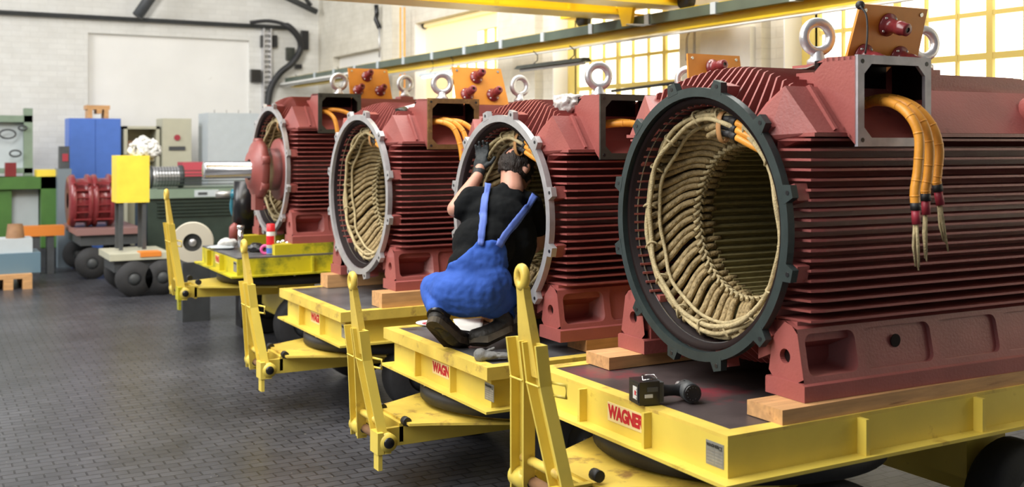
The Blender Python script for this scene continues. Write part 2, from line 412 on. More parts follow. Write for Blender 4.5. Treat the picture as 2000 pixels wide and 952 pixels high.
def make_leads(root):
    """the three phase leads that leave the winding under the upper right rim"""
    for k in range(3):
        dz = .030*k; m = MB()
        P = [(.115,.07-.01*k,ZC+.395-dz),(.092,-.04,ZC+.405-dz*.9),(.080,-.13,ZC+.395-dz*.9)]
        Q = [(.080,-.13,ZC+.395-dz*.9),(.072,-.17,ZC+.383-dz*.9)]
        R_ = [(.072,-.17,ZC+.383-dz*.9),(.085,-.24,ZC+.352-dz*.9),(.12,-.31,ZC+.31-dz*.8),(.20,-.36,ZC+.27-dz*.7)]
        m.m(COILM).tube(smoothpath(P,4), .014, 8).m(BLK).tube(smoothpath([P[1],P[2]],3), .0155, 10).tube(Q, .0165, 10).m(ORG).tube(smoothpath(R_,5), .0145, 10)
        m.build('phase_lead', parent=root)
    m = MB().m(TAN); t = []
    for j in range(16):
        u = 2*PI*j/16; t.append((.085+.026*math.cos(u), -.075, ZC+.368+.058*math.sin(u)))
    m.tube(t, .014, 6, closed=True, flat=(.25,1.1)); m.build('lead_strap', parent=root)
def make_eyebolt(root, x, turn):
    m = MB().m(GALV); pts = [(.0595*math.cos(2*PI*j/28), 0, .115+.0595*math.sin(2*PI*j/28)) for j in range(28)]
    m.tube(pts, .0205, 12, closed=True)
    m.lathe([(0,.0),(0,.042),(.020,.042),(.030,.030),(.052,.026),(.066,.012)], (0,0,0), 'z', 20)
    return m.build('eyebolt', parent=root, loc=(x,-.02,1.192), rot=(0,0,turn))
def make_board(root, x0, x1, tilt, y=-.11, zb=1.15, zt=1.44):
    piv = bpy.data.objects.new('terminal_board', None)
    m = MB().m(BOARD); w0, w1 = (x1-x0)/2+.012, (x1-x0)/2; h = zt-zb
    m.prism([(-w0,-.006,0),(w0,-.006,0),(w1,-.006,h),(-w1,-.006,h)], (0,.012,0))
    m.m(BOLT)
    for sx in (-1,1): m.cyl((sx*(w1-.03),-.010,h-.025),(sx*(w1-.03),-.004,h-.025),.009,8)
    b = m.build('terminal_board', parent=root, loc=((x0+x1)/2,y,zb), rot=(-tilt,0,0))
    for bx, bz in ((-.02,h-.075),(-.115,h-.205),(.085,h-.205)):
        m = MB().m(INS)
        m.lathe([(-.006,0),(-.006,.047),(-.016,.047),(-.022,.034),(-.035,.028),(-.060,.026),(-.062,.029),(-.085,.029),(-.090,.026),(-.112,.026),(-.116,.022),(-.116,.010)], (0,0,0), 'y', 24)
        m.m(BLKS).lathe([(-.112,.010),(-.112,0)], (0,0,0), 'y', 10)
        m.m(BOLT)
        for q in range(4): m.ball((.037*math.cos(PI/4+q*PI/2),-.018,.037*math.sin(PI/4+q*PI/2)), .0075, 8)
        m.build('bushing', parent=b, loc=(bx,0,bz))
    return b
def make_cable(root, pts, r=.017, tip=True):
    m = MB().m(ORG); P = smoothpath(pts, 6); m.tube(P, r, 12)
    for q in range(3, len(P)-1, 5):
        d = (P[q+1]-P[q]).normalized(); m.tube([P[q]-d*.003, P[q]+d*.003], r*1.04, 12)
    o = m.build('lead_cable', parent=root)
    if tip:
        a, d = P[-1], (P[-1]-P[-2]).normalized()
        m = MB().m(BLK).tube([a-d*.01, a+d*.015], r*1.05, 10).m(REDS).tube([a+d*.012, a+d*.062], r*.9, 10); m.build('cable_sleeve', parent=o)
        m = MB().m(ROPE)
        for q in range(7):
            e = Vector((random.uniform(-1,1),random.uniform(-1,1),random.uniform(-1,1)))*.012
            m.tube([a+d*.055+e*.4, a+d*.13+e, a+d*(.18+random.uniform(0,.04))+e*.7], [.0055,.0045,.0025], 6)
        m.build('frayed_strands', parent=o)
    return o
MZ = dict(M1=((2.536,8.645,H-.784),-.1), M2=((2.515,6.567,H-.901),.45), M3=((2.627,4.841,H-.942),-.2), M4=((2.593,3.213,H-.875),-1.5))
proto = empty('electric_motor', MZ['M4'][0], math.radians(-1.5), 'large red finned motor with a black-green end ring, nearest the camera at the right', 'motor', 'finned motor housings waiting on the yellow trolleys')
make_housing(proto); make_foot(proto,-1); make_foot(proto,1); make_flange(proto); make_box(proto); make_winding(proto); make_leads(proto)
motors = {'M4': proto}
for k, lab in (('M3','red finned motor the crouching worker reaches into'),('M2','red finned motor with a rusty brown terminal box, left of the worker'),('M1','red finned motor with a steel shaft sticking out, farthest of the row')):
    o = copy_tree(proto); o.location = MZ[k][0]; o.rotation_euler = (0,0,math.radians(MZ[k][1])); o['label'] = lab; motors[k] = o
def find(o, n): return [c for c in kids(o) if c.name.split('.')[0] == n]
setmat(find(proto,'end_flange')[0], FLD, 0)
for k, fm in (('M4',FRG),('M3',FRD),('M2',FRR),('M1',FRD)):
    setmat(find(find(motors[k],'terminal_box')[0],'box_frame')[0], fm, 0)
for k, (t1, t2) in dict(M4=(1.15,.5), M3=(.45,1.3), M2=(.5,.3), M1=(.35,.3)).items():
    make_eyebolt(motors[k], .61, -t1+.9 if k == 'M4' else -t1+.2); make_eyebolt(motors[k], 1.22, -t2+.3)
make_board(motors['M4'], .665, 1.04, -.30); make_board(motors['M2'], .69, 1.07, .36); make_board(motors['M1'], .69, 1.05, .33)
make_board(motors['M3'], 1.17, 1.55, .12, zb=1.16, zt=1.45)
# cables hanging out of the terminal boxes (coordinates of each motor)
c4 = motors['M4']
bpy.context.view_layer.update(); IM4 = c4.matrix_world.inverted()
for pts in ([(1684,206,3.82),(1712,198,3.74),(1748,204,3.66),(1778,228,3.60),(1795,268,3.58),(1793,330,3.58),(1787,372,3.58),(1788,402,3.58)],
            [(1686,202,3.84),(1722,194,3.75),(1768,205,3.68),(1801,238,3.64),(1815,285,3.63),(1813,340,3.63),(1808,368,3.63),(1808,384,3.63)],
            [(1688,199,3.86),(1735,192,3.78),(1785,208,3.72),(1820,245,3.69),(1834,290,3.68),(1831,335,3.68),(1829,352,3.68),(1831,366,3.68)]): make_cable(c4, [IM4 @ pd(*q) for q in pts], .0165)
c2 = motors['M2']
for pts in ([(.25,-.50,1.02),(.30,-.60,1.035),(.37,-.66,1.0),(.405,-.69,.90),(.42,-.70,.78)],
            [(.27,-.48,1.03),(.36,-.60,1.045),(.43,-.66,.99),(.455,-.69,.90),(.48,-.70,.79)],
            [(.30,-.47,1.03),(.42,-.60,1.04),(.50,-.66,.99),(.535,-.68,.92),(.56,-.68,.84)]): make_cable(c2, pts, .0165, False)
c3 = motors['M3']
for pts in ([(.25,-.52,1.02),(.32,-.60,1.035),(.40,-.66,1.03),(.48,-.69,.97),(.52,-.70,.85)],
            [(.27,-.50,1.03),(.36,-.59,1.045),(.46,-.65,1.02),(.54,-.68,.95),(.57,-.68,.86)]): make_cable(c3, pts, .0165, False)
c1 = motors['M1']
for pts in ([(.25,-.50,1.03),(.30,-.59,1.03),(.34,-.65,.98),(.36,-.67,.88),(.365,-.67,.80)],
            [(.27,-.48,1.035),(.36,-.58,1.05),(.46,-.64,1.02),(.54,-.67,.93)]): make_cable(c1, pts, .0165, False)
# farthest motor: rotor hub, bearing bracket and shaft end
m = MB().m(MACH).lathe([(-.52,0),(-.52,.066),(-.515,.070),(.02,.070),(.02,.085)], (0,0,ZC), n=40); sh = m.build('shaft', parent=c1)
m = MB().m(RED).lathe([(-.155,.085),(-.155,.145),(-.13,.17),(-.115,.225),(-.10,.240),(-.05,.240),(-.045,.18)], (0,0,ZC), n=36)
m.m(BLKS).lathe([(-.125,.071),(-.12,.088)], (0,0,ZC), n=30).m(RED)
for t in (20,90,160,215,270,325):
    a = math.radians(t); m.cyl((-.112,.218*math.cos(a),ZC+.218*math.sin(a)),(-.046,.218*math.cos(a),ZC+.218*math.sin(a)),.040,14)
m.box((-.12,-.06,ZC-.33),(-.05,.06,ZC-.18)); m.m(BOLT).ball((-.09,-.21,ZC+.06),.012,8)
m.build('bearing_bracket', parent=c1)
m = MB().m(MACH).lathe([(-.045,.175),(.075,.175),(.08,.13)], (0,0,ZC), n=40).m(RED).lathe([(.075,.10),(.075,.25),(.10,.26),(.11,.20)], (0,0,ZC), n=40)
m.m(BLK).lathe([(.11,.25),(.14,.28),(.15,.1)], (0,0,ZC), n=30); m.build('rotor_hub', parent=c1)
m = MB().m(CORE).lathe([(.14,.05),(.14,.285),(1.4,.285)], (0,0,ZC), n=40); m.build('rotor', parent=c1)
# ------------------------------------------------------------------ trolleys
def trolley(x0, y0, zd, w, L, kind, label, ch, logo, paint=YEL, yaw=0., zpiv=None):
    """x0,y0: near front corner of the deck; zd: deck height; chassis shift ch"""
    root = empty('transport_trolley', (x0,y0,0), yaw, label, 'trolley', 'yellow heavy transport trolleys in a row')
    ins = .045 if kind == 'A' else 0.0; rim = .058 if kind == 'A' else .0
    zb = zd-rim-.135                                   # underside of the frame
    # frame: web and bottom flange
    m = MB().m(paint); a, b, c, d = ins, L-ins, ins, w-ins; t = .012
    top = zd-rim if rim else zd-.012
    m.box((a,c,zb),(a+t,d,top)).box((b-t,c,zb),(b,d,top)).box((a+t,c,zb),(b-t,c+t,top)).box((a+t,d-t,zb),(b-t,d,top))
    fo = .055
    m.box((a-fo,c-fo,zb-.012),(b+fo,c+.03,zb)).box((a-fo,d-.03,zb-.012),(b+fo,d+fo,zb)).box((a-fo,c+.03,zb-.012),(a+.04,d-.03,zb)).box((b-.04,c+.03,zb-.012),(b+fo,d-.03,zb))
    m.box((a+.04,c+.03,zb-.004),(b-.04,d-.03,zb+.002))
    m.build('deck_frame', parent=root)
    for k, yy in enumerate((.405,.815)):
        MB().m(paint).box((a-.034,yy-.007,zb),(a+.002,yy+.007,top)).bevel(.002,1).build('rib', parent=root)
    xs = .58
    while xs < L-.2:
        MB().m(paint).box((xs-.008,c-.040,zb),(xs+.008,c+.002,top)).bevel(.002,1).build('rib', parent=root)
        xs += .6
    m = MB().m(YELW if paint is YEL else STEELG); bw = .062
    zt0 = zd-rim if rim else zd-.012
    m.box((0,0,zt0),(L,bw,zd)).box((0,w-bw,zt0),(L,w,zd)).box((0,bw,zt0),(bw,w-bw,zd)).box((L-bw,bw,zt0),(L,w-bw,zd))
    m.bevel(.003,2); m.build('deck_border', parent=root)
    MB().m(STEEL if label.startswith('near') else STEELG).box((bw,bw,zd-.012),(L-bw,w-bw,zd-.003)).build('deck_plate', parent=root)
    # maker's sticker, cut off by the rib, and the rating plate
    if logo:
        yl = .432; hs = .062; zs = (top+zb)/2+.012
        st = MB().m(STK).box((a-.0015,yl,zs-hs/2-.006),(a,yl+.235,zs+hs/2)).build('logo_sticker', parent=root)
        Mx = Matrix.Translation((a-.002,yl+.228,zs-hs/2+.008)) @ Matrix(((0,0,-1,0),(-1,0,0,0),(0,1,0,0),(0,0,0,1)))
        text(logo[0], .064, Mx, st, LRED, bold=.0034, fit=logo[1])
        rp = MB().m(PLATE).box((a-.0015,.018,zs-.050),(a,.105,zs+.028)).build('rating_plate', parent=root)
        Mx = Matrix.Translation((a-.002,.102,zs+.010)) @ Matrix(((0,0,-1,0),(-1,0,0,0),(0,1,0,0),(0,0,0,1)))
        text('WAGNER', .014, Mx, rp, LBLK, bold=.0006)
        Mx = Matrix.Translation((a-.002,.042,zs+.006)) @ Matrix(((0,0,-1,0),(-1,0,0,0),(0,1,0,0),(0,0,0,1)))
        text('CE', .019, Mx, rp, LBLK, sx=.8)
        m = MB().m(ALU)
        for q in range(5): m.box((a-.0022,.024,zs-.044+q*.010),(a-.0015,.060,zs-.038+q*.010)).box((a-.0022,.064,zs-.044+q*.010),(a-.0015,.100,zs-.038+q*.010))
        m.build('data_field', parent=rp)
    # turntable
    xc, yc, R = .56, w/2, .56; zr = zb-.012
    th_ = .085
    m = MB().m(BLK).lathe([(zr-th_,.38),(zr-th_,R),(zr-.022,R),(zr-.022,R-.03),(zr,R-.03)], (xc,yc,0), 'z', 56)
    tt = m.build('turntable_ring', parent=root)
    for q in range(16):
        an = 2*PI*(q+.5)/16; p = (xc+(R-.014)*math.cos(an), yc+(R-.014)*math.sin(an), zr-.022)
        MB().m(BOLT).tube([p,(p[0],p[1],p[2]+.014)], .011, 6).build('ring_bolt', parent=tt)
    zc = zr-th_-.002-ch
    m = MB().m(YELW).lathe([(zc-.012,.1),(zc-.012,R-.06),(zc,R-.06),(zc,.1)], (xc,yc,0), 'z', 48); m.build('turntable_base', parent=root)
    # drawbar platform
    xp = -.31; m = MB().m(YELW if paint is YEL else YEL); zp = zc-.012
    plat = [(-.20,yc-.20),(-.10,yc-.24),(.34,yc-.47),(.34,yc+.47),(-.10,yc+.24),(-.20,yc+.20)]
    m.prism([(x,y,zp-.012) for x, y in plat], (0,0,.012)); m.build('drawbar_platform', parent=root)
    m = MB().m(YEL); zpv = zp-(.075 if kind == 'A' else .045)
    for sg in (-1,1):
        m.hexa([(xp-.03,yc+sg*.105,zpv-.04),(.75,yc+sg*.105,zp-.12),(.75,yc+sg*.13,zp-.12),(xp-.03,yc+sg*.13,zpv-.04),(xp-.03,yc+sg*.105,zpv+.045),(.75,yc+sg*.105,zp-.012),(.75,yc+sg*.13,zp-.012),(xp-.03,yc+sg*.13,zpv+.045)])
    m.box((-.22,yc-.13,zp-.10),(-.20,yc+.13,zp-.012))
    m.bevel(.004,1); m.build('drawbar_yoke', parent=root)
    for sg in (-1,1): MB().m(BLK).cyl((xp+.115,yc+sg*.13,zpv+.075),(xp+.115,yc+sg*.17,zpv+.075),.021,12).build('rubber_stop', parent=root)
    # tow bar, folded up
    tb = bpy.data.objects.new('tow_bar', None)
    ln = .77 if kind == 'A' else .79; lean = -.10
    E_ = lambda z: xp+lean*(z-zpv)/ln
    zs_, ze = zpv+(.51 if kind == 'A' else .53), zpv+ln
    m = MB().m(paint if paint is not YELD else YEL)
    def chan(y0_, y1_, z0_, z1_, wd):     # channel arm: web with two raised lips facing -x
        xa, xb = E_(z0_), E_(z1_)
        for (o0, o1, d0, d1) in ((-wd/2,wd/2,.0,.012),(-wd/2,-wd/2+.010,-.035,.0),(wd/2-.010,wd/2,-.035,.0)):
            m.hexa([(xa+d0,y0_+o0,z0_),(xa+d1,y0_+o0,z0_),(xa+d1,y0_+o1,z0_),(xa+d0,y0_+o1,z0_),(xb+d0,y1_+o0,z1_),(xb+d1,y1_+o0,z1_),(xb+d1,y1_+o1,z1_),(xb+d0,y1_+o1,z1_)])
    zk = zs_-.14
    arms = []
    for sg in (-1,1):
        m = MB().m(YEL if paint is YELD else paint)
        yo, yi = yc+sg*.155, yc+sg*.056
        chan(yo, yi, zpv-.05, zk, .098); chan(yi, yi, zk, zs_, .098)
        m.tube([(E_(zk)-.036,yi-.044,zk),(E_(zk)-.036,yi+.044,zk)],.004,6)
        m.bevel(.003,2)
        m.cyl((xp-.03,yo-.045,zpv),(xp+.03,yo-.045,zpv),.001,6)
        m.lathe([(yo-.052,0),(yo-.052,.043),(yo+.052,.043),(yo+.052,0)], (xp+.005,0,zpv), 'y', 20)
        m.m(BLKS).lathe([(yo-.060,0),(yo-.060,.024),(yo-.05,.026)], (xp+.005,0,zpv), 'y', 16).m(paint)
        if sg < 0: m.box((xp-.045,yo-.045,zpv-.125),(xp-.025,yo+.012,zpv-.03)); m.box((xp-.05,yo-.05,zpv-.05),(xp-.02,yo+.045,zpv+.05))
        arms.append(m)
    m = MB().m(YELW)
    # tapering neck and eye
    m.loft([[(E_(z)+sx*tx,yc+sy*ty,z) for sx, sy in ((-1,-1),(1,-1),(1,1),(-1,1))] for z, tx, ty in ((zs_-.12,.016,.060),(zs_,.016,.048),(zs_+.03,.016,.044),(ze-.11,.014,.027),(ze-.068,.014,.024))], smooth=False)
    ring = [(E_(ze-.035),yc+.024*math.cos(2*PI*j/20),ze-.037+.032*math.sin(2*PI*j/20)) for j in range(20)]
    m.tube(ring,.0165,12,closed=True)
    neck = m
    bar = neck.build('tow_bar', parent=root)
    for a_ in arms: a_.build('tow_arm', parent=bar)
    m = MB().m(YELW).cyl((xp-.015,yc-.13,zpv+.085),(xp-.015,yc+.13,zpv+.085),.017,12)
    m.build('cross_tube', parent=bar)
    MB().m(BROWN).cyl((xp+.005,yc-.12,zpv),(xp+.005,yc+.12,zpv),.021,12).build('pivot_pin', parent=bar)
    m = MB().m(YEL); hz = zk-.02; hx = E_(hz)+.012
    m.tube([(hx,yc-.095,hz+.03),(hx+.02,yc-.16,hz+.03),(hx+.02,yc-.16,hz-.012),(hx,yc-.095,hz-.012)],.006,8); m.build('lock_handle', parent=bar)
    # wheels and axles
    rw = .235
    for ax in (xc, (1.58 if label.startswith('near') else L-.45)):
        m = MB().m(YEL).box((ax-.05,.10,rw-.02),(ax+.05,w-.05,rw+.08)).box((ax-.12,.25,rw+.06),(ax+.12,w-.25,min(zp-.02,zb-.06))); m.build('axle_beam', parent=root)
        for yy in (.12, w+.02):
            m = MB().m(TYRE).lathe([(-.075,.11),(-.075,rw-.02),(-.05,rw),(.05,rw),(.075,rw-.02),(.075,.11)], (ax,yy,rw), 'y', 36)
            wh = m.build('wheel', parent=root)
            MB().m(DGREY).lathe([(-.06,0),(-.06,.03),(-.05,.05),(-.05,.11),(.05,.11),(.05,.05),(.06,0)], (ax,yy,rw), 'y', 24).build('hub', parent=wh)
            m = MB().m(BOLT); m.ball((ax,yy-.065,rw),.016,8); m.build('hub_bolt', parent=wh)
    return root
T = {}
T[4] = trolley(2.24,2.605,H-.926,1.2,2.55,'B','nearest yellow trolley at the right, carrying the motor with the black-green ring',0,('WAGNER',.222))
T[3] = trolley(2.22,4.19,H-1.0,1.2,2.45,'A','yellow trolley the worker in blue dungarees squats on',.010,('WAGNE',.222))
T[2] = trolley(2.17,5.92,H-.990,1.2,2.45,'A','yellow trolley left of the worker, carrying the motor with the rusty terminal box',.0,('WAGN',.19))
T[1] = trolley(2.12,8.02,H-.865,1.12,2.5,'B','farthest yellow trolley, grimy, with a spray can and pink tape on its deck',0,('WAGNER',.222), paint=YELD)
# wooden blocks under the feet
def block(name, x, y, z, L, D, hh, ma, label, rz=0, grp='wooden blocks under the motor feet'):
    m = MB().m(ma).box((0,0,0),(L,D,hh)).bevel(.003,2)
    o = m.build(name, loc=(x,y,z), rot=(0,0,rz)); return tag(o, label, 'block', grp)
zt = H-.926
block('wooden_block', 2.48, 2.615, zt, 2.1, .17, .050, WOOD, 'long pale pine board under the near foot of the nearest motor')
block('wooden_block', 2.47, 3.60, zt, 1.9, .17, .050, WOOD, 'short pine block end under the far foot of the nearest motor, near the drill')
zt = H-1.0
block('wooden_block', 2.80, 4.27, zt, 1.6, .17, .057, WOOD2, 'brown board under the near foot of the motor the worker reaches into')
block('wooden_block', 2.80, 5.22, zt, 1.6, .14, .057, WOOD2, 'brown board under the far foot of the motor the worker reaches into')
zt = H-.990
block('wooden_block', 2.44, 5.95, zt, 1.7, .16, .088, WOOD, 'thick pine block under the near foot of the motor with the rusty terminal box')
block('wooden_block', 2.46, 6.97, zt, 1.7, .14, .088, WOOD, 'pine block under the far foot of the motor with the rusty terminal box')
zt = H-.865
block('wooden_block', 2.42, 8.06, zt, 1.7, .16, .080, YELD, 'yellow-stained block under the near foot of the farthest motor')
block('wooden_block', 2.42, 8.98, zt, 1.7, .14, .080, YELD, 'yellow-stained block under the far foot of the farthest motor')
# ------------------------------------------------------------------ the hall
BRICK = mat('floor_setts', (.07,.07,.078), .42)
nt = BRICK.node_tree; N = nt.nodes; L_ = nt.links; b = N['Principled BSDF']
tc = N.new('ShaderNodeTexCoord'); mp = N.new('ShaderNodeMapping'); L_.new(tc.outputs['Object'], mp.inputs[0]); mp.inputs['Rotation'].default_value = (0,0,.0)
br = N.new('ShaderNodeTexBrick'); L_.new(mp.outputs[0], br.inputs['Vector']); br.inputs['Scale'].default_value = 1; br.inputs['Brick Width'].default_value = .125; br.inputs['Row Height'].default_value = .068
br.inputs['Mortar Size'].default_value = .006; br.inputs['Mortar Smooth'].default_value = .3; br.inputs['Color1'].default_value = (.040,.041,.048,1); br.inputs['Color2'].default_value = (.056,.057,.066,1); br.inputs['Mortar'].default_value = (.016,.016,.02,1)
n1 = N.new('ShaderNodeTexNoise'); n1.inputs['Scale'].default_value = 1.1; n1.inputs['Detail'].default_value = 9; n1.inputs['Roughness'].default_value = .7; L_.new(mp.outputs[0], n1.inputs['Vector'])
r1 = N.new('ShaderNodeMapRange'); r1.inputs[1].default_value = .3; r1.inputs[2].default_value = .7; r1.inputs[3].default_value = .55; r1.inputs[4].default_value = 1.6; L_.new(n1.outputs[0], r1.inputs[0])
hs = N.new('ShaderNodeHueSaturation'); L_.new(br.outputs[0], hs.inputs['Color']); L_.new(r1.outputs[0], hs.inputs['Value'])
n2 = N.new('ShaderNodeTexNoise'); n2.inputs['Scale'].default_value = 38; n2.inputs['Detail'].default_value = 2; L_.new(mp.outputs[0], n2.inputs['Vector'])
r2 = N.new('ShaderNodeMapRange'); r2.inputs[1].default_value = .73; r2.inputs[2].default_value = .76; L_.new(n2.outputs[0], r2.inputs[0])
mx = N.new('ShaderNodeMix'); mx.data_type = 'RGBA'; mx.inputs[7].default_value = (.32,.30,.26,1); L_.new(r2.outputs[0], mx.inputs[0]); L_.new(hs.outputs[0], mx.inputs[6]); L_.new(mx.outputs[2], b.inputs['Base Color'])
bp = N.new('ShaderNodeBump'); bp.inputs['Strength'].default_value = .5; bp.inputs['Distance'].default_value = .004; L_.new(br.outputs[1], bp.inputs['Height']); bp.invert = True; L_.new(bp.outputs[0], b.inputs['Normal'])
b.inputs['Roughness'].default_value = .34
def brickwall(name, col, dirt):
    m = mat(name, col, .75); nt = m.node_tree; N = nt.nodes; L_ = nt.links; b = N['Principled BSDF']
    tc = N.new('ShaderNodeTexCoord'); br = N.new('ShaderNodeTexBrick'); mp = N.new('ShaderNodeMapping'); L_.new(tc.outputs['UV'], mp.inputs[0]); L_.new(mp.outputs[0], br.inputs['Vector'])
    br.inputs['Scale'].default_value = 1; br.inputs['Brick Width'].default_value = .25; br.inputs['Row Height'].default_value = .083; br.inputs['Mortar Size'].default_value = .004
    c = Vector(col); br.inputs['Color1'].default_value = (*c,1); br.inputs['Color2'].default_value = (*(c*.93),1); br.inputs['Mortar'].default_value = (*(c*.86),1)
    n = N.new('ShaderNodeTexNoise'); n.inputs['Scale'].default_value = 2.3; n.inputs['Detail'].default_value = 10; n.inputs['Roughness'].default_value = .75; L_.new(mp.outputs[0], n.inputs['Vector'])
    r = N.new('ShaderNodeMapRange'); r.inputs[1].default_value = .165; r.inputs[2].default_value = .80; r.inputs[4].default_value = dirt; L_.new(n.outputs[0], r.inputs[0])
    mx = N.new('ShaderNodeMix'); mx.data_type = 'RGBA'; mx.inputs[7].default_value = (.30,.26,.18,1); L_.new(r.outputs[0], mx.inputs[0]); L_.new(br.outputs[0], mx.inputs[6]); L_.new(mx.outputs[2], b.inputs['Base Color'])
    bp = N.new('ShaderNodeBump'); bp.inputs['Strength'].default_value = .2; bp.inputs['Distance'].default_value = .004; bp.invert = True; L_.new(br.outputs[1], bp.inputs['Height']); L_.new(bp.outputs[0], b.inputs['Normal'])
    return m
WB = brickwall('whitewashed_brick', (.80,.77,.68), .55)
WS = mat('smooth_plaster', (.80,.79,.76), .7, var=.04, vscale=2, col2=(.45,.42,.36), c2amt=.12, c2scale=2)
REV = mat('white_reveal', (.85,.85,.88), .6)
def uvbox(o):                       # box-projected uvs in metres for the brickwork
    me = o.data; uv = me.uv_layers.new(name='uv')
    for p in me.polygons:
        n = p.normal; ax = max(range(3), key=lambda i: abs(n[i]))
        for li in p.loop_indices:
            v = me.vertices[me.loops[li].vertex_index].co
            uv.data[li].uv = (v.y, v.z) if ax == 0 else ((v.x, v.z) if ax == 1 else (v.x, v.y))
def struct(o, uv=False):
    o['kind'] = 'structure'
    if uv: uvbox(o)
    return o
struct(MB().m(BRICK).box((-18,-5,-.05),(6.4,17.9,0)).build('floor'))
K = 1.087
XW, YF, TOP = 5.5*K, 16.0*K, 4.9
# far wall with a blind recess
WBK = brickwall('far_white_brick', (.80,.80,.775), .35)
m = MB().m(WBK); xa, xb, zr0, zr1 = pY(172,60,YF).x, pY(487,60,YF).x, .9, 3.34
m.box((-18,YF,0),(xa,YF+.3,TOP)).box((xb,YF,0),(XW+.4,YF+.3,TOP)).box((xa,YF,zr1),(xb,YF+.3,TOP)).box((xa,YF,0),(xb,YF+.3,zr0)).m(WS).box((xa,YF+.06,zr0),(xb,YF+.3,zr1))
struct(m.build('wall_back'), True)
# window wall
m = MB().m(WB); wins = [(10.14*K,12.33*K),(6.99*K,9.0*K),(3.60*K,5.79*K),(.2,2.4*K)]; Z0, Z1, DP = 1.27, H+1.51*K, .17*K
edges = [-2]+[v for a, b_ in sorted(wins) for v in (a, b_)]+[YF]
for i in range(0, len(edges), 2):
    a, b_ = edges[i], edges[i+1]
    if b_ == YF:      # blind recess next to the corner
        ya, yb = 13.45*K, 15.35*K
        m.m(WB).box((XW,a,0),(XW+.4,ya,TOP)).box((XW,yb,0),(XW+.4,b_,TOP)).box((XW,ya,3.06),(XW+.4,yb,TOP)).box((XW,ya,0),(XW+.4,yb,.9)).m(WS).box((XW+.12,ya,.9),(XW+.4,yb,3.06))
    else: m.m(WB).box((XW,a,0),(XW+.4,b_,TOP))
for a, b_ in wins: m.m(WB).box((XW,a,0),(XW+.4,b_,Z0)).box((XW,a,Z1),(XW+.4,b_,TOP))
struct(m.build('wall_right'), True)
m = MB().m(WB)
for yy, ww in ((9.42,.5),(6.15,.5),(13.0,.35),(2.75,.5)): m.box((XW-.10,yy*K-ww/2,0),(XW,yy*K+ww/2,3.9))
struct(m.build('trim_1'), True)
GLS = mat('daylit_glass', (.9,.9,.8), .5, emis=(1,.97,.80), estr=2.2)
GLB = mat('sunlit_blind', (.85,.72,.42), .7, emis=(1,.80,.40), estr=.50)
MUN = mat('window_bars', (.62,.48,.13), .5, emis=None)
for k, (a, b_) in enumerate(wins):
    m = MB().m(GLS).box((XW+DP+.03,a,Z0),(XW+DP+.05,b_,Z1))
    m.m(REV).box((XW+.002,b_-.012,Z0),(XW+DP+.02,b_,Z1)).box((XW+.002,a,Z0),(XW+DP+.02,a+.012,Z1)).box((XW-.02,a-.04,Z0-.05),(XW+DP+.02,b_+.04,Z0))
    m.m(MUN); p = .2345*K; q = .262*K; yy = b_-.18; i = 0
    if True:
        m.box((XW+DP,b_-.18,Z0),(XW+DP+.05,b_,Z1))
        while yy > a:
            wv = .024 if i % 3 == 0 else .009; m.box((XW+DP,yy-wv,Z0),(XW+DP+(.04 if i%3==0 else .028),yy+wv,Z1)); yy -= p; i += 1
    zz = H+.53*K-3*q; i = 0
    while zz < Z1:
        wv = .022 if i % 3 == 0 else .015; m.box((XW+DP+.003,a,zz-wv),(XW+DP+.027,b_,zz+wv)); zz += q; i += 1
    if k == 0:      # half-drawn roller blind
        m.m(GLB).box((XW+DP-.02,a,3.06),(XW+DP-.015,b_,Z1)); m.box((XW+DP-.02,10.9*K,2.68),(XW+DP-.015,b_,3.06)); m.box((XW+DP-.02,11.55*K,Z0),(XW+DP-.015,b_,2.68))
        m.m(BLK).cyl((XW+DP-.05,b_+.02,Z1-.03),(XW+DP-.05,b_-.05,Z1-.03),.04,14); m.m(GLB).cyl((XW+DP-.05,a,Z1-.03),(XW+DP-.05,b_-.05,Z1-.03),.028,12)
    struct(m.build('window_%d' % (k+1)))
# roof edge and trusses glimpsed at the top left
m = MB().m(DGREY)
p, q = pY(268,32,YF-.25), pY(300,-14,YF-.25)
m.tube([p, q+(q-p)*1.2], .085, 6)
struct(m.build('trim_2'))
m = MB().m(DGREY)
q = pX(622,22,5.4); q = Vector((5.85,17.1,3.84))
m.tube([q,(3.95,17.1,4.6)],.05,6).tube([q+Vector((-.1,0,.1)),(4.9,17.1,4.9)],.035,6)
struct(m.build('trim_3'))
# ledge pipe along the far wall and steel post with ladder-like cable tray
m = MB().m(DGREY).cyl((-18,YF-.07,H+1.77*K),(pY(570,50,YF).x,YF-.07,H+1.77*K),.035,10)
tag(m.build('wall_pipe'), 'grey pipe running along the far white wall near the roof', 'pipe')
x = pY(522,100,YF-.1).x
m = MB().m(GALV)
for dx in (-.07,.05): m.box((x+dx,YF-.12,0),(x+dx+.02,YF-.001,H+1.74*K))
for q in range(38): m.box((x-.05,YF-.09,.3+q*.085),(x+.05,YF-.07,.33+q*.085))
tag(m.build('cable_tray'), 'vertical slotted cable tray on the far wall left of the thick black hose', 'cable tray')
m = MB().m(BLK)
hp = [pY(488,44,YF-.15),pY(525,41,YF-.2),pY(560,50,YF-.25),pY(582,72,YF-.25),pY(587,95,YF-.2),pY(572,122,YF-.2),pY(548,142,YF-.15),pY(532,165,YF-.12),pY(525,190,YF-.12),pY(522,240,YF-.12),pY(522,330,YF-.12)]
m.tube(smoothpath(hp,6), [.03]*12+[.055]*49, 10)
tag(m.build('black_hose'), 'thick black hose looping down the far wall beside the corner', 'hose')
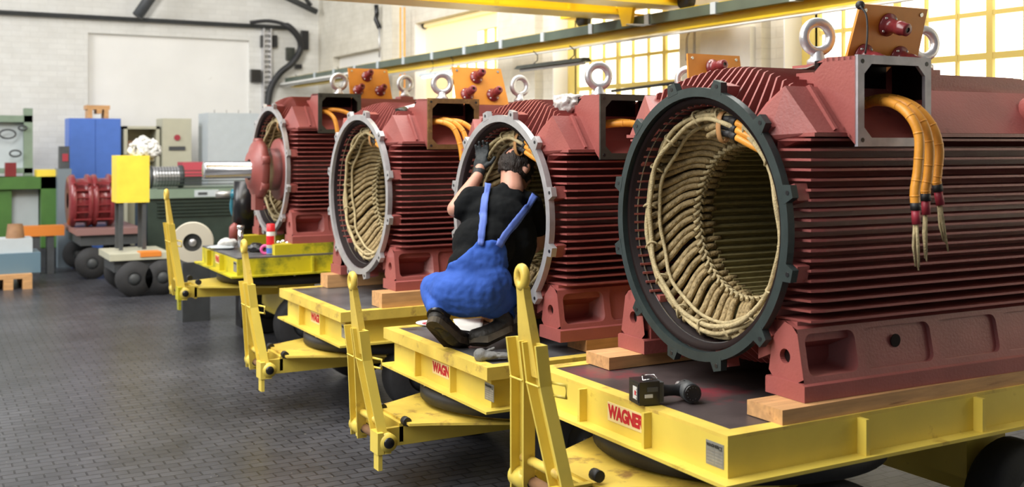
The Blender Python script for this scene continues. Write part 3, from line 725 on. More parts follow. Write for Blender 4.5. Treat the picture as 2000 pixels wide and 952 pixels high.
def wallbox(px0, py0, px1, py1, dep, ma, name, label, cat, grp=None):
    a = pY(px0,py1,YF-dep); b_ = pY(px1,py0,YF-dep)
    m = MB().m(ma).box((a.x,YF-dep,a.z),(b_.x,YF,b_.z)).bevel(.006,1)
    return tag(m.build(name), label, cat, grp)
for px0,py0,px1,py1,ma,lab in ((590,60,603,97,BLKS,'black junction box high in the wall corner'),(561,93,576,117,FRD,'dark olive plate inside the loop of the black hose'),(491,136,510,160,BLKS,'black box low left of the vertical cable tray'),
    (579,126,590,134,BLKS,'small black box beside the end of the green crane rail'),(511,69,517,92,BLKS,'dark clamp left of the cable tray top'),(534,69,542,92,BLKS,'dark clamp right of the cable tray top')):
    wallbox(px0,py0,px1,py1,.10,ma,'junction_box',lab,'box','boxes on the far wall')
# ------------------------------------------------------------------ crane runway and bridge
XR = 5.0*K; zr = lambda v: H+v*K
m = MB().m(CRN).box((XR-.03,-1,zr(.845)),(XR+.13,15.75*K,zr(.86))).box((XR+.03,-1,zr(.86)),(XR+.05,15.75*K,zr(.985))).box((XR-.05,-1,zr(.985)),(XR+.13,15.75*K,zr(1.0)))
run = tag(m.build('crane_runway'), 'yellow steel runway beam along the window wall', 'beam')
m = MB().m(RAILG).box((XR-.09,-1,zr(.915)),(XR-.03,15.85*K,zr(.99))); m.build('conductor_rail', parent=run)
for q in range(19):
    MB().m(LGREY).box((XR-.10,.4+q*.85,zr(.912)),(XR-.02,.46+q*.85,zr(.996))).build('rail_clip', parent=run)
m = MB().m(WHITE).cyl((XR-.02,-1,zr(.825)),(XR-.02,13.6*K,zr(.825)),.010,8); tag(m.build('conduit'), 'thin white conduit pipe hanging under the yellow runway beam', 'pipe')
m = MB().m(CRN)
def girder(ya, yb, z0):
    m.box((-14,ya,z0),(XR+.2,yb,z0+.02)); m.box((-14,ya+.04,z0+.02),(XR+.1,ya+.055,z0+.55)); m.box((-14,yb-.055,z0+.02),(XR+.1,yb-.04,z0+.55)); m.box((-14,ya,z0+.55),(XR+.2,yb,z0+.57))
    for q in range(12): m.box((XR-.6-q*1.4,ya,z0+.02),(XR-.58-q*1.4,ya+.04,z0+.55)); 
girder(7.02*K,7.36*K,zr(1.03)); girder(6.36*K,6.62*K,zr(1.03))
gb = tag(m.build('bridge_girder'), 'yellow overhead crane bridge across the top of the hall', 'crane')
y0 = 6.83*K
m = MB().m(CRN).box((XR-.10,6.1*K,zr(1.08)),(XR+.14,7.9*K,zr(1.35))).hexa([(XR-.16,y0-.05,zr(.92)),(XR-.13,y0-.05,zr(.92)),(XR-.13,y0+.07,zr(.92)),(XR-.16,y0+.07,zr(.92)),(XR-.16,y0-.10,zr(1.10)),(XR-.13,y0-.10,zr(1.10)),(XR-.13,y0+.15,zr(1.10)),(XR-.16,y0+.15,zr(1.10))])
m.build('end_carriage', parent=gb)
for yy in (6.3*K,7.7*K):
    MB().m(BLK).lathe([(-.04,0),(-.04,.07),(.04,.07),(.04,0)], (XR+.02,yy,zr(1.0)+.07), 'x', 20).build('crane_wheel', parent=gb)
MB().m(DGREY).box((2.3,7.02*K-.002,zr(1.06)),(3.0,7.02*K+.03,zr(1.13))).build('hoist_slot', parent=gb)
MB().m(LGREY).tube([(XR-.15,y0,zr(.93)),(XR-.15,y0-.2,zr(.905)),(XR-.15,y0-.33,zr(.90))],[.02,.035,.005],10,flat=(.3,1)).build('buffer_plate', parent=gb)
# hanging lamps
def trough(c, L, label, lit, drop=.28, ang=0., ma=LGREY):
    r_ = empty('hanging_lamp', c, ang, label, 'lamp', 'fluorescent lamps hung along the window wall')
    m = MB().m(ma).prism([(-.06,-L/2,0),(.06,-L/2,0),(.025,-L/2,.035),(-.025,-L/2,.035)], (0,L,0)); m.build('reflector', parent=r_)
    MB().m(TUBEL if lit else WHITE).cyl((0,-L/2+.03,-.014),(0,L/2-.03,-.014),.013,10).build('tube', parent=r_)
    for sg in (-1,1):
        MB().m(BLK).tube([(0,sg*L*.27,.035),(.03,sg*L*.27-.03,.07),(.03,sg*L*.27-.03,drop-.04),(.0,sg*L*.27,drop)],.005,6).build('hanger', parent=r_)
    return r_
trough((4.75*K,7.80*K,H+.665*K), 1.2, 'unlit trough lamp hanging before the middle window, dark seen from the side', False, .16, 0, FRD)
a = pX(858,145,4.95*K); trough((4.95*K,a.y,a.z), 1.0, 'bright lit trough lamp behind the eyebolts of the second motor', True, .2)
trough((4.9*K,14.4*K,H+.885*K), 3.6, 'long white trough lamp near the far corner of the hall', False, .14, 0, WHITE)
# black pipe in front of the window, wall pipes
a, b_ = pX(1195,178,5.3*K), pX(1325,161,5.3*K)
m = MB().m(BLK).cyl(a,b_,.014,8).cyl(pX(1300,165,5.3*K), pX(1318,174,5.3*K),.008,6); tag(m.build('black_pipe'), 'thin black pipe across the lower part of the middle window', 'pipe')
m = MB().m(WHITE)
for pts in ([(1341,118),(1341,75),(1350,52),(1372,50)],[(1356,105),(1356,60),(1364,50),(1380,49)]): m.tube([pX(x,y,5.36*K) for x,y in pts],.012,8)
tag(m.build('conduit_bends'), 'pair of white bent conduits on the pier right of the middle window', 'pipe')
m = MB().m(WHITE).tube([pX(x,y,5.42*K) for x,y in ((1425,50),(1480,55),(1483,130))],.012,8); tag(m.build('wall_conduit'), 'white conduit angle on the pier left of the right window', 'pipe')
m = MB().m(BLKS).tube([pX(x,y,5.42*K) for x,y in ((735,10),(736,28),(734,38),(741,54))],.035,8).m(GALV).tube([pX(741,54,5.42*K),pX(741,112,5.42*K)],.012,6)
tag(m.build('window_winder'), 'black winder rod hanging on the wall beside the blind recess', 'rod')
m = MB().m(ORG)
for px in (782,790): q_ = pX(px,14,5.35*K); m.cyl(q_,(q_.x,q_.y,0),.012,8)
tag(m.build('yellow_pipes'), 'pair of thin yellow gas pipes on the pier left of the first window', 'pipe')
m = MB().m(WHITE).box((XW-.16,5.98*K,0),(XW-.1005,6.55*K,H+.86*K)); tag(m.build('wall_panel'), 'smooth white panel on the pier right of the middle window', 'panel')

# light: world background plus added overhead fill areas, no roof openings behind them
W = bpy.data.worlds.new('world'); S.world = W; W.use_nodes = True
W.node_tree.nodes['Background'].inputs[0].default_value = (.93,.96,1.0,1); W.node_tree.nodes['Background'].inputs[1].default_value = .165
def area(name, loc, size, sy, power, col, target):
    l = bpy.data.lights.new(name, 'AREA'); l.shape = 'RECTANGLE'; l.size = size; l.size_y = sy; l.energy = power; l.color = col
    o = bpy.data.objects.new(name, l); COL.objects.link(o); o.location = loc
    o.rotation_euler = (Vector(target)-Vector(loc)).to_track_quat('-Z','Y').to_euler(); return o
area('overhead_fill', (-2.5,3.5,6.0), 3, 8, 760, (1,.98,.94), (2.6,5.0,.8))  # added fill from upper left for the trolley fronts
area('overhead_fill', (2.2,6,6.3), 1.6, 12, 600, (1,.97,.9), (2.6,6,0))  # added fill straight above the row
area('overhead_fill', (-6,13,6.0), 4, 5, 800, (1,1,1), (-2,16,1.5))  # added fill to brighten the far wall
area('overhead_fill', (1.2,9.5,6.6), 2, 9, 520, (1,.97,.92), (6,10.5,2.2))  # added fill to brighten the window wall
# ------------------------------------------------------------------ the worker
def capsule(m, p, q, r1, r2, n=16, lat=1.0):
    p, q = Vector(p), Vector(q); ax = (q-p); L = ax.length
    d = ax.normalized() if L > 1e-6 else Vector((0,0,1)); u = (Vector((0,0,1)) if abs(d.z)<.9 else Vector((1,0,0))); u = (u-d*u.dot(d)).normalized(); v = d.cross(u)
    rings = []
    for i in range(1,5): t = PI/2*i/5; rings.append((p-d*r1*math.cos(t), r1*math.sin(t)))
    rings.append((p, r1)); rings.append((q, r2))
    for i in range(1,5): t = PI/2*i/5; rings.append((q+d*r2*math.sin(t), r2*math.cos(t)))
    m.loft([[c+(u*math.cos(2*PI*j/n)+v*math.sin(2*PI*j/n))*r for j in range(n)] for c, r in rings])
def ellip(m, c, rad, M3=None, n=20):
    m.ball(c, 1, n, rad, M3)
def blob(name, fill, material, parent, voxel=.010, smooth=6, noise_amp=0, nscale=6):
    m = MB().m(material); fill(m); bmesh.ops.recalc_face_normals(m.bm, faces=m.bm.faces)
    me = bpy.data.meshes.new(name); m.bm.to_mesh(me); m.bm.free()
    t = bpy.data.objects.new(name, me); COL.objects.link(t)
    md = t.modifiers.new('r', 'REMESH'); md.mode = 'VOXEL'; md.voxel_size = voxel; md.use_smooth_shade = True
    ms = t.modifiers.new('s', 'SMOOTH'); ms.iterations = smooth; ms.factor = .6
    bpy.context.view_layer.update()
    me2 = bpy.data.meshes.new_from_object(t.evaluated_get(bpy.context.evaluated_depsgraph_get()))
    if noise_amp:
        for v in me2.vertices:
            v.co += v.normal*noise_amp*noise.fractal(v.co*nscale, .8, 2.0, 3)
    me2.materials.clear(); me2.materials.append(material)
    for p in me2.polygons: p.use_smooth = True
    COL.objects.unlink(t); bpy.data.objects.remove(t)
    o = bpy.data.objects.new(name, me2); COL.objects.link(o)
    if parent:
        o.parent = parent; o.matrix_parent_inverse = parent.matrix_world.inverted()
    return o
CF = Matrix((RT, FW, UP)).transposed()      # camera-side axes as columns: lateral, depth, up
person = empty('person', (2.35,4.72,H-1.0), 0, 'worker in blue bib dungarees and black T-shirt, squatting and reaching into a motor', 'person')
bpy.context.view_layer.update()
D = lambda x, y, d: pd(x, y, d)
hd = D(1011,326,5.56)
face = (RT*.62+FW*.55-UP*.55).normalized()
side = face.cross(UP).normalized(); crown = side.cross(face).normalized()
HM = Matrix((side, face, crown)).transposed()
def body(m):
    ellip(m, hd, (.081,.098,.106), HM)                                   # cranium
    ellip(m, hd+face*.040-crown*.062, (.058,.060,.058), HM)              # jaw
    ellip(m, hd+face*.102-crown*.018, (.013,.018,.022), HM)              # nose
    ellip(m, hd+face*.090-crown*.062, (.022,.012,.008), HM)              # mouth
    for s in (-1,1): ellip(m, hd+side*s*.084-crown*.014-face*.004, (.012,.019,.033), HM)
    capsule(m, D(1000,372,5.45), hd-crown*.05-face*.02, .062, .054)
    capsule(m, D(930,560,5.26), D(965,440,5.42), .085, .085); capsule(m, D(965,440,5.42), D(988,392,5.47), .085, .055); capsule(m, D(928,390,5.41), D(1035,402,5.49), .045, .045)
    capsule(m, D(925,390,5.40), D(889,409,5.37), .046, .041)             # left upper arm
    capsule(m, D(889,409,5.37), D(908,383,5.44), .042, .043); capsule(m, D(908,383,5.44), D(934,343,5.58), .043, .028)
    capsule(m, D(934,343,5.58), D(938,330,5.62), .028, .030)
    capsule(m, D(1040,404,5.48), D(1052,475,5.60), .046, .040); capsule(m, D(1052,475,5.60), D(1020,500,5.78), .040, .028)
    capsule(m, D(888,570,5.2), D(852,560,5.50), .085, .06); capsule(m, D(852,560,5.50), D(858,612,5.17), .055, .035)
    capsule(m, D(965,580,5.26), D(1002,572,5.58), .085, .06); capsule(m, D(1002,572,5.58), D(984,632,5.34), .055, .035)
bd = blob('body', body, SKIN, person, .007, 4)
def shirt(m):
    ellip(m, D(930,530,5.24), (.150,.115,.15), CF); ellip(m, D(945,478,5.30), (.160,.125,.15), CF); ellip(m, D(968,430,5.38), (.175,.12,.13), CF)
    ellip(m, D(1005,470,5.42), (.115,.13,.17), CF); ellip(m, D(1000,530,5.40), (.09,.10,.12), CF)
    capsule(m, D(925,388,5.40), D(1035,398,5.48), .064, .062); ellip(m, D(980,392,5.43), (.13,.085,.075), CF)
    capsule(m, D(990,376,5.44), D(1000,374,5.46), .058, .062)
    capsule(m, D(922,388,5.40), D(901,408,5.375), .064, .058); capsule(m, D(1038,402,5.48), D(1050,445,5.56), .062, .056)
sh_ = blob('t_shirt', shirt, SHIRT, person, .009, 5, .006, 13)
bv = BVHTree.FromObject(sh_, bpy.context.evaluated_depsgraph_get()); bv2 = None
def hit(px, py, off=.006):
    best = None; r = ray(px, py).normalized()
    for b_ in (bv, bv2):
        if b_ is None: continue
        h, n, i, d = b_.ray_cast(EYE, r)
        if h is not None and (best is None or d < best[1]): best = (h, d, n)
    return None if best is None else best[0] + best[2]*off
def grid_of(rows, off, nx=12):
    grid = []
    for y, x0, x1 in rows:
        r_ = []; last = None
        for j in range(nx+1):
            h = hit(x0+(x1-x0)*j/nx, y, off)
            if h is None: h = last+RT*(.0025*(x1-x0)/nx)+FW*.01 if last is not None else D(x0+(x1-x0)*j/nx, y, 5.27)
            last = h; r_.append(h)
        grid.append(r_)
    return grid
rows = []
prof = [(471,933,977),(478,928,985),(488,921,987),(498,911,988),(508,897,989),(517,880,990),(526,876,991),(536,872,993),(546,868,998)]
for (a, b_) in zip(prof, prof[1:]):
    for t in (0,.5): rows.append((a[0]+(b_[0]-a[0])*t, a[1]+(b_[1]-a[1])*t, a[2]+(b_[2]-a[2])*t))
def pants(m):
    ellip(m, D(918,570,5.20), (.188,.14,.130), CF); ellip(m, D(938,548,5.22), (.160,.125,.11), CF); ellip(m, D(932,528,5.23), (.148,.119,.06), CF)
    capsule(m, D(885,572,5.19), D(850,562,5.45), .108, .076); capsule(m, D(846,570,5.40), D(853,603,5.16), .066, .048)
    capsule(m, D(960,582,5.24), D(1000,575,5.55), .105, .078); capsule(m, D(995,585,5.48), D(985,622,5.34), .064, .046)
    capsule(m, D(862,560,5.25), D(850,585,5.25), .05, .045)
    g = grid_of(rows, .012); f = [[p+FW*.045 for p in r_] for r_ in g]; n = len(g[0])
    m.loft([a+list(reversed(b_)) for a, b_ in zip(g, f)])
pt = blob('dungarees', pants, BLUE, person, .0075, 4, .007, 13)
bv2 = BVHTree.FromObject(pt, bpy.context.evaluated_depsgraph_get())
def strap(pts, w):
    P = []
    for (a, b_) in zip(pts, pts[1:]):
        for k in range(6): P.append((a[0]+(b_[0]-a[0])*k/6, a[1]+(b_[1]-a[1])*k/6))
    P.append(pts[-1]); m = MB().m(STRAP); g = []
    for i, (x, y) in enumerate(P):
        a, b_ = P[max(i-1,0)], P[min(i+1,len(P)-1)]; dx, dy = b_[0]-a[0], b_[1]-a[1]; l = math.hypot(dx, dy); nx_, ny_ = -dy/l, dx/l
        row = []
        for s in (-1,-.33,.33,1):
            h = hit(x+nx_*s*w/2, y+ny_*s*w/2, .012)
            if h is None: h = (g[-1][len(row)] + UP*.012 + FW*.012) if g else D(x, y, 5.35)
            row.append(h)
        g.append(row)
    m.loft(g, close=False, caps=False); o = m.build('shoulder_strap'); md = o.modifiers.new('t','SOLIDIFY'); md.thickness = .004
    o.parent = person; o.matrix_parent_inverse = person.matrix_world.inverted()
strap([(939,480),(942,450),(946,415),(949,385),(953,364)], 13)
strap([(971,482),(985,460),(1005,434),(1027,407),(1043,384)], 13)
# hair: a thick shell round the back and sides with a bald crown
m = MB().m(HAIR); n, k = 48, 30; keep = []
def hv(t, a):
    d = Vector((math.sin(t)*math.cos(a), math.sin(t)*math.sin(a), math.cos(t)))
    nz = noise.fractal(d*9, .8, 2, 3)*.012
    p = hd + HM @ Vector((d.x*(.089+nz), d.y*(.107+nz), d.z*(.115+nz))); return p, d
vs = [[hv(PI*(i+.3)/(k+1), 2*PI*j/n) for j in range(n)] for i in range(k)]
bmv = [[m.bm.verts.new(p) for p, d in r_] for r_ in vs]
bald = (HM.transposed() @ (RT*-.38+UP*.85-FW*.22)).normalized()
for i in range(k-1):
    for j in range(n):
        d = vs[i][j][1]
        if d.y > .42-.25*d.z and d.z < .75: continue          # face
        if d.y > .70: continue
        if d.z < -.50 and d.y > -.5: continue
        if d.z < -.62: continue
        if (d-bald).length < .36: continue
        m._f([bmv[i][j], bmv[i][(j+1)%n], bmv[i+1][(j+1)%n], bmv[i+1][j]], True)
bmesh.ops.delete(m.bm, geom=[v for v in m.bm.verts if not v.link_faces], context='VERTS')
o = m.build('hair'); o.parent = person; o.matrix_parent_inverse = person.matrix_world.inverted()
md = o.modifiers.new('t','SOLIDIFY'); md.thickness = .010; md.offset = -1
# gloves on the hands
def glove(name, wrist, palm, fdir, pdir, curl, label=None, mat_=GLV, parent=None, s=1.0, thumb=1):
    """palm centre, finger direction, palm normal"""
    f = Vector(fdir).normalized(); nrm = Vector(pdir); nrm = (nrm-f*nrm.dot(f)).normalized(); sd = f.cross(nrm)
    def fill(m):
        capsule(m, wrist, Vector(palm)-f*.045*s, .033*s, .034*s, 14)
        ellip(m, palm, (.043*s,.052*s,.020*s), Matrix((sd,f,nrm)).transposed())
        for q, (o_, L) in enumerate(((-.032,.066),(-.011,.075),(.011,.070),(.031,.055))):
            b = Vector(palm)+sd*o_*s+f*.040*s; d = (f+sd*o_*3).normalized(); rad = .0098*s
            for c in range(3):
                seg = L*s*(.45,.32,.26)[c]; e = b+d*seg; capsule(m, b, e, rad, rad*.93, 10); b = e; rad *= .93
                ax = sd; ang = curl*(.9 if c == 0 else .6); d = (Matrix.Rotation(ang,3,ax) @ d).normalized()
        b = Vector(palm)-sd*.034*s*thumb-f*.018*s; d = (f*.6-sd*.8*thumb+nrm*.3).normalized(); e = b+d*.035*s; capsule(m, b, e, .013*s, .011*s, 10)
        d = (f*.9-sd*.25*thumb+nrm*.3).normalized(); capsule(m, e, e+d*.032*s, .011*s, .0095*s, 10)
    return blob(name, fill, mat_, parent, .0045, 2, .002, 30)
glove('work_glove', D(935,340,5.59), D(939,318,5.635), (RT*.12+UP*.95+FW*.25), (RT*.5+FW*.8), -.5, parent=person, s=1.0)
glove('work_glove', D(1016,502,5.79), D(1004,505,5.84), (RT*-.7+FW*.6+UP*.2), (FW*.8+RT*.3), -.5, parent=person, s=1.0)
# shoes, socks
def shoe(heel, ball, toe, up):
    heel, ball, toe, up = Vector(heel), Vector(ball), Vector(toe), Vector(up)
    def upper(m):
        capsule(m, heel+up*.034, ball+up*.034, .042, .047); capsule(m, ball+up*.032, toe+up*.026, .046, .038)
        capsule(m, heel+up*.055, heel+up*.095+(ball-heel)*.2, .042, .044)
    blob('shoe', upper, SHOE, person, .006, 3, .004, 20)
    f = (ball-heel).normalized(); lat = f.cross(up).normalized(); m = MB().m(SOLE); P = []
    f2 = (toe-ball).normalized()
    def outline(z):
        pts = []
        for q in range(9): a = PI/2+PI*q/8; pts.append(heel+f*(math.cos(a)*.042)+lat*(math.sin(a)*.042)+up*z)
        pts += [ball-lat*.050+up*z]
        for q in range(9): a = -PI/2+PI*q/8; pts.append(toe+f2*(math.cos(a)*.042)+lat*(math.sin(a)*.042)+up*z)
        pts += [ball+lat*.050+up*z]; return pts
    m.loft([outline(-.016), outline(.016)], smooth=False); o = m.build('shoe_sole'); o.parent = person; o.matrix_parent_inverse = person.matrix_world.inverted()
shoe(D(850,634,5.10), D(884,669,5.17), D(903,672,5.235), (RT*.15+FW*.62+UP*.62).normalized())
shoe(D(988,650,5.22), D(951,668,5.19), D(930,667,5.21), (RT*-.05+FW*.38+UP*.88).normalized())
for c, a in ((D(856,606,5.16), D(862,592,5.2)), (D(985,633,5.29), D(986,622,5.33))):
    m = MB().m(BLKS).tube([a+(c-a)*1.9, c+(c-a)*.1], [.045,.045], 16).m(WHITE).tube([c+(c-a)*.12, c-(c-a)*.30], [.0455,.0455], 16).m(BLKS).tube([c-(c-a)*.30, a], [.045,.044], 16)
    o = m.build('sock'); o.parent = person; o.matrix_parent_inverse = person.matrix_world.inverted()
# ------------------------------------------------------------------ things lying on the trolleys and motors
Z4, Z3, Z2, Z1_ = H-.926, H-1.0, H-.990, H-.865
def frame_at(o, xdir, z=UP):
    x = Vector(xdir).normalized(); y = Vector(z).cross(x).normalized(); return Matrix.Translation(o) @ Matrix((x, y, x.cross(y))).transposed().to_4x4()
# cordless drill lying on its side: battery, handle, motor head
A, B = pZ(1264,788,Z4), pZ(1352,781,Z4); Mx = frame_at(A, B-A)
root = empty('cordless_drill', A, 0, 'black cordless drill with a square battery lying on the nearest trolley', 'drill'); bpy.context.view_layer.update()
def put(m, name, par=root, T_=None):
    if T_ is not None: m.xf(T_)
    o = m.build(name); o.parent = par; o.matrix_parent_inverse = par.matrix_world.inverted(); return o
m = MB().m(BLKS).box((-.050,-.045,.004),(.028,.045,.086)).box((-.052,-.038,.012),(-.046,.038,.078)).m(DGREY).box((.026,-.040,.010),(.046,.040,.080)).box((-.02,-.047,.05),(.02,-.040,.066)).bevel(.006,2); bt = put(m, 'battery_pack', root, Mx)
m = MB().m(PAPER).box((-.0535,-.030,.022),(-.0515,.004,.066)).m(LRED).box((-.0540,-.022,.036),(-.0530,-.010,.052)).m(LBLK)
for q in range(4): m.box((-.0540,-.028,.025+q*.010),(-.0530,-.024,.030+q*.010))
m.m(PAPER).box((-.03,-.0475,.030),(.0,-.0455,.042)); put(m, 'battery_label', root, Mx)
m = MB().m(BLK).tube(smoothpath([(.04,0,.042),(.075,0,.040),(.115,.004,.038),(.15,.006,.038)],4), [.026,.026,.024,.022,.021,.020,.020,.020,.021,.023,.026,.030,.034], 14, flat=(1,.8)); put(m, 'handle', root, Mx)
m = MB().m(DGREY).cyl((.150,-.055,.036),(.158,.020,.036),.034,20).m(BLKS).cyl((.149,-.064,.036),(.150,-.050,.036),.031,20).m(ALU).cyl((.158,.02,.036),(.162,.055,.036),.028,18,.018)
m.m(BLKS)
for q in range(12): a = 2*PI*q/12; m.cbox((.149+.0,-.065,.036),(.0,.0,.0)) if False else m.cyl((.149+.022*math.cos(a),-.0655,.036+.022*math.sin(a)),(.149+.022*math.cos(a),-.060,.036+.022*math.sin(a)),.003,6)
m.m(GALV).cyl((.162,.055,.036),(.165,.085,.036),.014,12); put(m, 'motor_head', root, Mx)
m = MB().m(CHROM).tube([(-.03,-.03,.089),(.03,-.02,.090),(.03,.01,.098),(-.02,.0,.100),(-.03,-.03,.089)],.002,6); put(m, 'belt_hook', root, Mx)
# grey gloves on the worker's trolley
g = glove('work_gloves', pZ(938,693,Z3+.02), pZ(957,695,Z3+.022), (RT*.95+FW*.2), UP, -.12, mat_=GGLV, s=.95)
tag(g, 'grey work glove lying on the trolley deck right of the worker\'s shoes', 'glove')
m = MB().m(PAPER).lathe([(0,.001),(0,.075),(.006,.085),(.008,.085),(.003,.072),(.003,.001)], pZ(842,633,Z3+.001), 'z', 28).m(REDS).lathe([(.0035,.03),(.0035,.05),(.0032,.05)], pZ(842,633,Z3+.001), 'z', 24)
tag(m.build('plastic_disc'), 'round white disc with a red ring on the deck left of the worker\'s shoe', 'lid')
def sheet(name, pts, z, ma, label, cat, th=.003, wav=.006):
    P = [pZ(x, y, z) for x, y in pts]; m = MB().m(ma); a, b_, c, d = P; g = []
    for i in range(9):
        r_ = []
        for j in range(9):
            u, v = i/8, j/8; p = a*(1-u)*(1-v)+b_*u*(1-v)+c*u*v+d*(1-u)*v; p.z += th+wav*(1+noise.noise(p*14)); r_.append(p)
        g.append(r_)
    m.loft(g, close=False, caps=False); o = m.build(name); md = o.modifiers.new('t','SOLIDIFY'); md.thickness = th; return tag(o, label, cat)
sheet('plastic_sheet', [(885,627),(945,624),(940,652),(893,648)], Z3, PAPER, 'crumpled pale sheet on the deck between the worker\'s shoes', 'sheet')
# two thin drilled plates on the nearest motor
for (pts, lab) in (([(1484,141),(1578,134),(1584,142),(1502,149)],'thin drilled metal strip on the fins of the nearest motor, the farther of two'),([(1532,152),(1590,128),(1601,131),(1549,158)],'thin drilled metal strip on the fins of the nearest motor, touching its terminal box')):
    z = MZ['M4'][0][2]+1.165; P = [pZ(x, y, z) for x, y in pts]; m = MB().m(ALU).prism(P, (0,0,.004)); m.m(BLKS)
    for t in (.12,.88):
        c = (P[0]*(1-t)+P[1]*t+P[3]*(1-t)+P[2]*t)/2; m.cyl(c+UP*.003,c+UP*.0048,.005,10)
    tag(m.build('metal_strip'), lab, 'strip', 'thin metal strips on the nearest motor')
# wrapped parcel on the worker's motor, roll of foil on the next
c = pd(1108,209,5.35)
def fill(m):
    ellip(m, c, (.076,.07,.062), CF); m.box(c-Vector((.05,.05,.06)), c+Vector((.06,.05,.055)))
tag(blob('film_parcel', fill, FOIL, None, .007, 2, .022, 16), 'parcel in crinkled clear film beside the terminal box above the worker', 'parcel')
z = MZ['M2'][0][2]+1.0; a, b_ = pd(778,222,6.75), pd(812,212,6.93)
d = (b_-a); m = MB().m(WHITE).cyl(a+d*.3,b_+d*.2,.032,20); o = m.build('white_roll'); tag(o, 'white roll with dark tape round its end, beside the rusty terminal box', 'roll')
m = MB().m(FRD).cyl(a-d*.05,a+d*.36,.034,20).box(a-Vector((.03,.03,.045)),a+Vector((.02,.02,-.028))); x_ = m.build('dark_tape'); x_.parent = o
# black wire and clip on the nearest board
m = MB().m(BLK).tube(smoothpath([pd(1680,12,4.02),(pd(1692,30,4.0)),pd(1694,70,3.98),pd(1690,105,3.98)],5),.004,6).m(BLK).ball(pd(1680,10,4.05),.018,10)
tag(m.build('black_wire'), 'thin black wire hanging down the orange board of the nearest motor', 'wire')
# farthest trolley: spray can, tape, glove, rags
p = pZ(529,497,Z1_); root = empty('spray_can', p, 0, 'red-capped white spray can standing on the farthest trolley', 'can'); bpy.context.view_layer.update()
put(MB().m(WHITE).lathe([(0,0),(0,.034),(.17,.034),(.185,.026)],p,'z',24), 'can_body', root); put(MB().m(LRED if False else mat('bright_red',(.75,.02,.03),.4)).lathe([(.180,.033),(.235,.032),(.238,.028),(.238,0)],p,'z',24), 'cap', root)
put(MB().m(MATS['bright_red']).lathe([(.075,.0346),(.145,.0346)],p,'z',24,a0=math.radians(170),a1=math.radians(300)).m(CABB).lathe([(.01,.0346),(.05,.0346)],p,'z',24), 'label_print', root)
c = pZ(518,497,Z1_)+UP*.028; m = MB().m(PINK).tube([c+RT*.030*math.cos(2*PI*q/20)+UP*(.030*math.sin(2*PI*q/20)+.008) for q in range(20)],.012,8,closed=True); tag(m.build('tape_roll'), 'pink ring of tape leaning against the spray can', 'tape')
def lump(name, px, py, d, r, ma, label, cat, n_=.02, grp=None):
    c = pd(px, py, d)
    return tag(blob(name, lambda m: ellip(m, c, r, CF), ma, None, .010, 2, n_, 12), label, cat, grp)
lump('black_rag', 500, 485, 8.5, (.085,.06,.035), BLKS, 'black rag lying left of the spray can', 'rag')
lump('white_rag', 446, 474, 8.75, (.085,.06,.035), PAPER, 'white crumpled rag at the left end of the farthest trolley', 'rag')
lump('pale_rag', 432, 484, 8.7, (.12,.07,.018), LGREY, 'flat pale grey cloth on the edge of the farthest trolley', 'rag', .01)
m = MB().m(CHROM).cyl(pd(470,484,8.6),pd(470,446,8.6),.022,16).cyl(pd(470,447,8.6),pd(470,440,8.6),.03,16); tag(m.build('chrome_socket'), 'upright chrome socket on the farthest trolley behind the tow bar', 'socket')
m = MB().m(RED).lathe([(0,.03),(.0,.05),(.12,.045),(.14,.03),(.16,0)], pZ(458,470,Z1_+.0)-UP*0, 'z', 16); tag(m.build('red_cup'), 'small dark red cup standing at the left of the farthest trolley', 'cap')
for q, (x, y) in enumerate(((544,474),(553,472),(561,475))):
    m = MB().m(CHROM).cyl(pd(x-3,y,8.42),pd(x+5,y+1,8.42),.018,10); tag(m.build('bolt'), 'short steel bolt on the yellow block beside the spray can', 'bolt', 'loose bolts beside the spray can')
# ------------------------------------------------------------------ background machines
def bbox(px0, py0, px1, py1, Y, T_, ma, name, label, cat, base=None, bev=.01, grp=None, build=True):
    a = pY(px0,py1,Y); b_ = pY(px1,py0,Y); z0 = a.z if base is None else base
    m = MB().m(ma).box((a.x,Y,z0),(b_.x,Y+T_,b_.z)).bevel(bev,1)
    if not build: return m, a, b_
    o = m.build(name); 
    if label: tag(o, label, cat, grp)
    return o, a, b_
# blue cabinet
o, a, b_ = bbox(135,232,236,400,16.4,.5,CABB,'steel_cabinet','tall blue steel cabinet by the far wall with a wooden crate on top','cabinet',base=0)
for x0, x1 in ((a.x+.01,(a.x+b_.x)/2-.004),((a.x+b_.x)/2+.004,b_.x-.01)): MB().m(CABB).box((x0,16.385,.08),(x1,16.399,b_.z-.02)).build('cabinet_door', parent=o)
ztop = b_.z; x0, x1 = pY(168,230,16.5).x, pY(214,230,16.5).x; zc_ = pY(190,206,16.5).z
m = MB().m(WOOD).box((x0,16.45,zc_-.06),(x1,16.75,zc_)).box((x0+.02,16.45,ztop),(x0+.08,16.75,zc_-.06)).box((x1-.08,16.45,ztop),(x1-.02,16.75,zc_-.06)).box(((x0+x1)/2-.02,16.45,zc_-.12),((x0+x1)/2+.05,16.75,zc_-.06))
tag(m.build('wooden_crate'), 'small wooden crate on top of the blue cabinet', 'crate')
o, a, b_ = bbox(318,232,374,330,16.3,.5,BEIGE,'control_cabinet','beige control cabinet with a small red emblem','cabinet',base=0)
p = pY(346,269,16.29); m = MB().m(REDS).cyl(p,p+Vector((0,-.012,0)),.045,16); m.build('emblem', parent=o); p = pY(346,290,16.29); MB().m(DGREY).box(p+Vector((-.12,-.004,-.03)),p+Vector((.12,.0,.03))).build('caption_plate', parent=o)
o, a, b_ = bbox(406,222,520,345,16.0,.6,LGREY,'sheet_metal_cabinet','large pale grey sheet metal cabinet behind the shaft','cabinet',base=0)
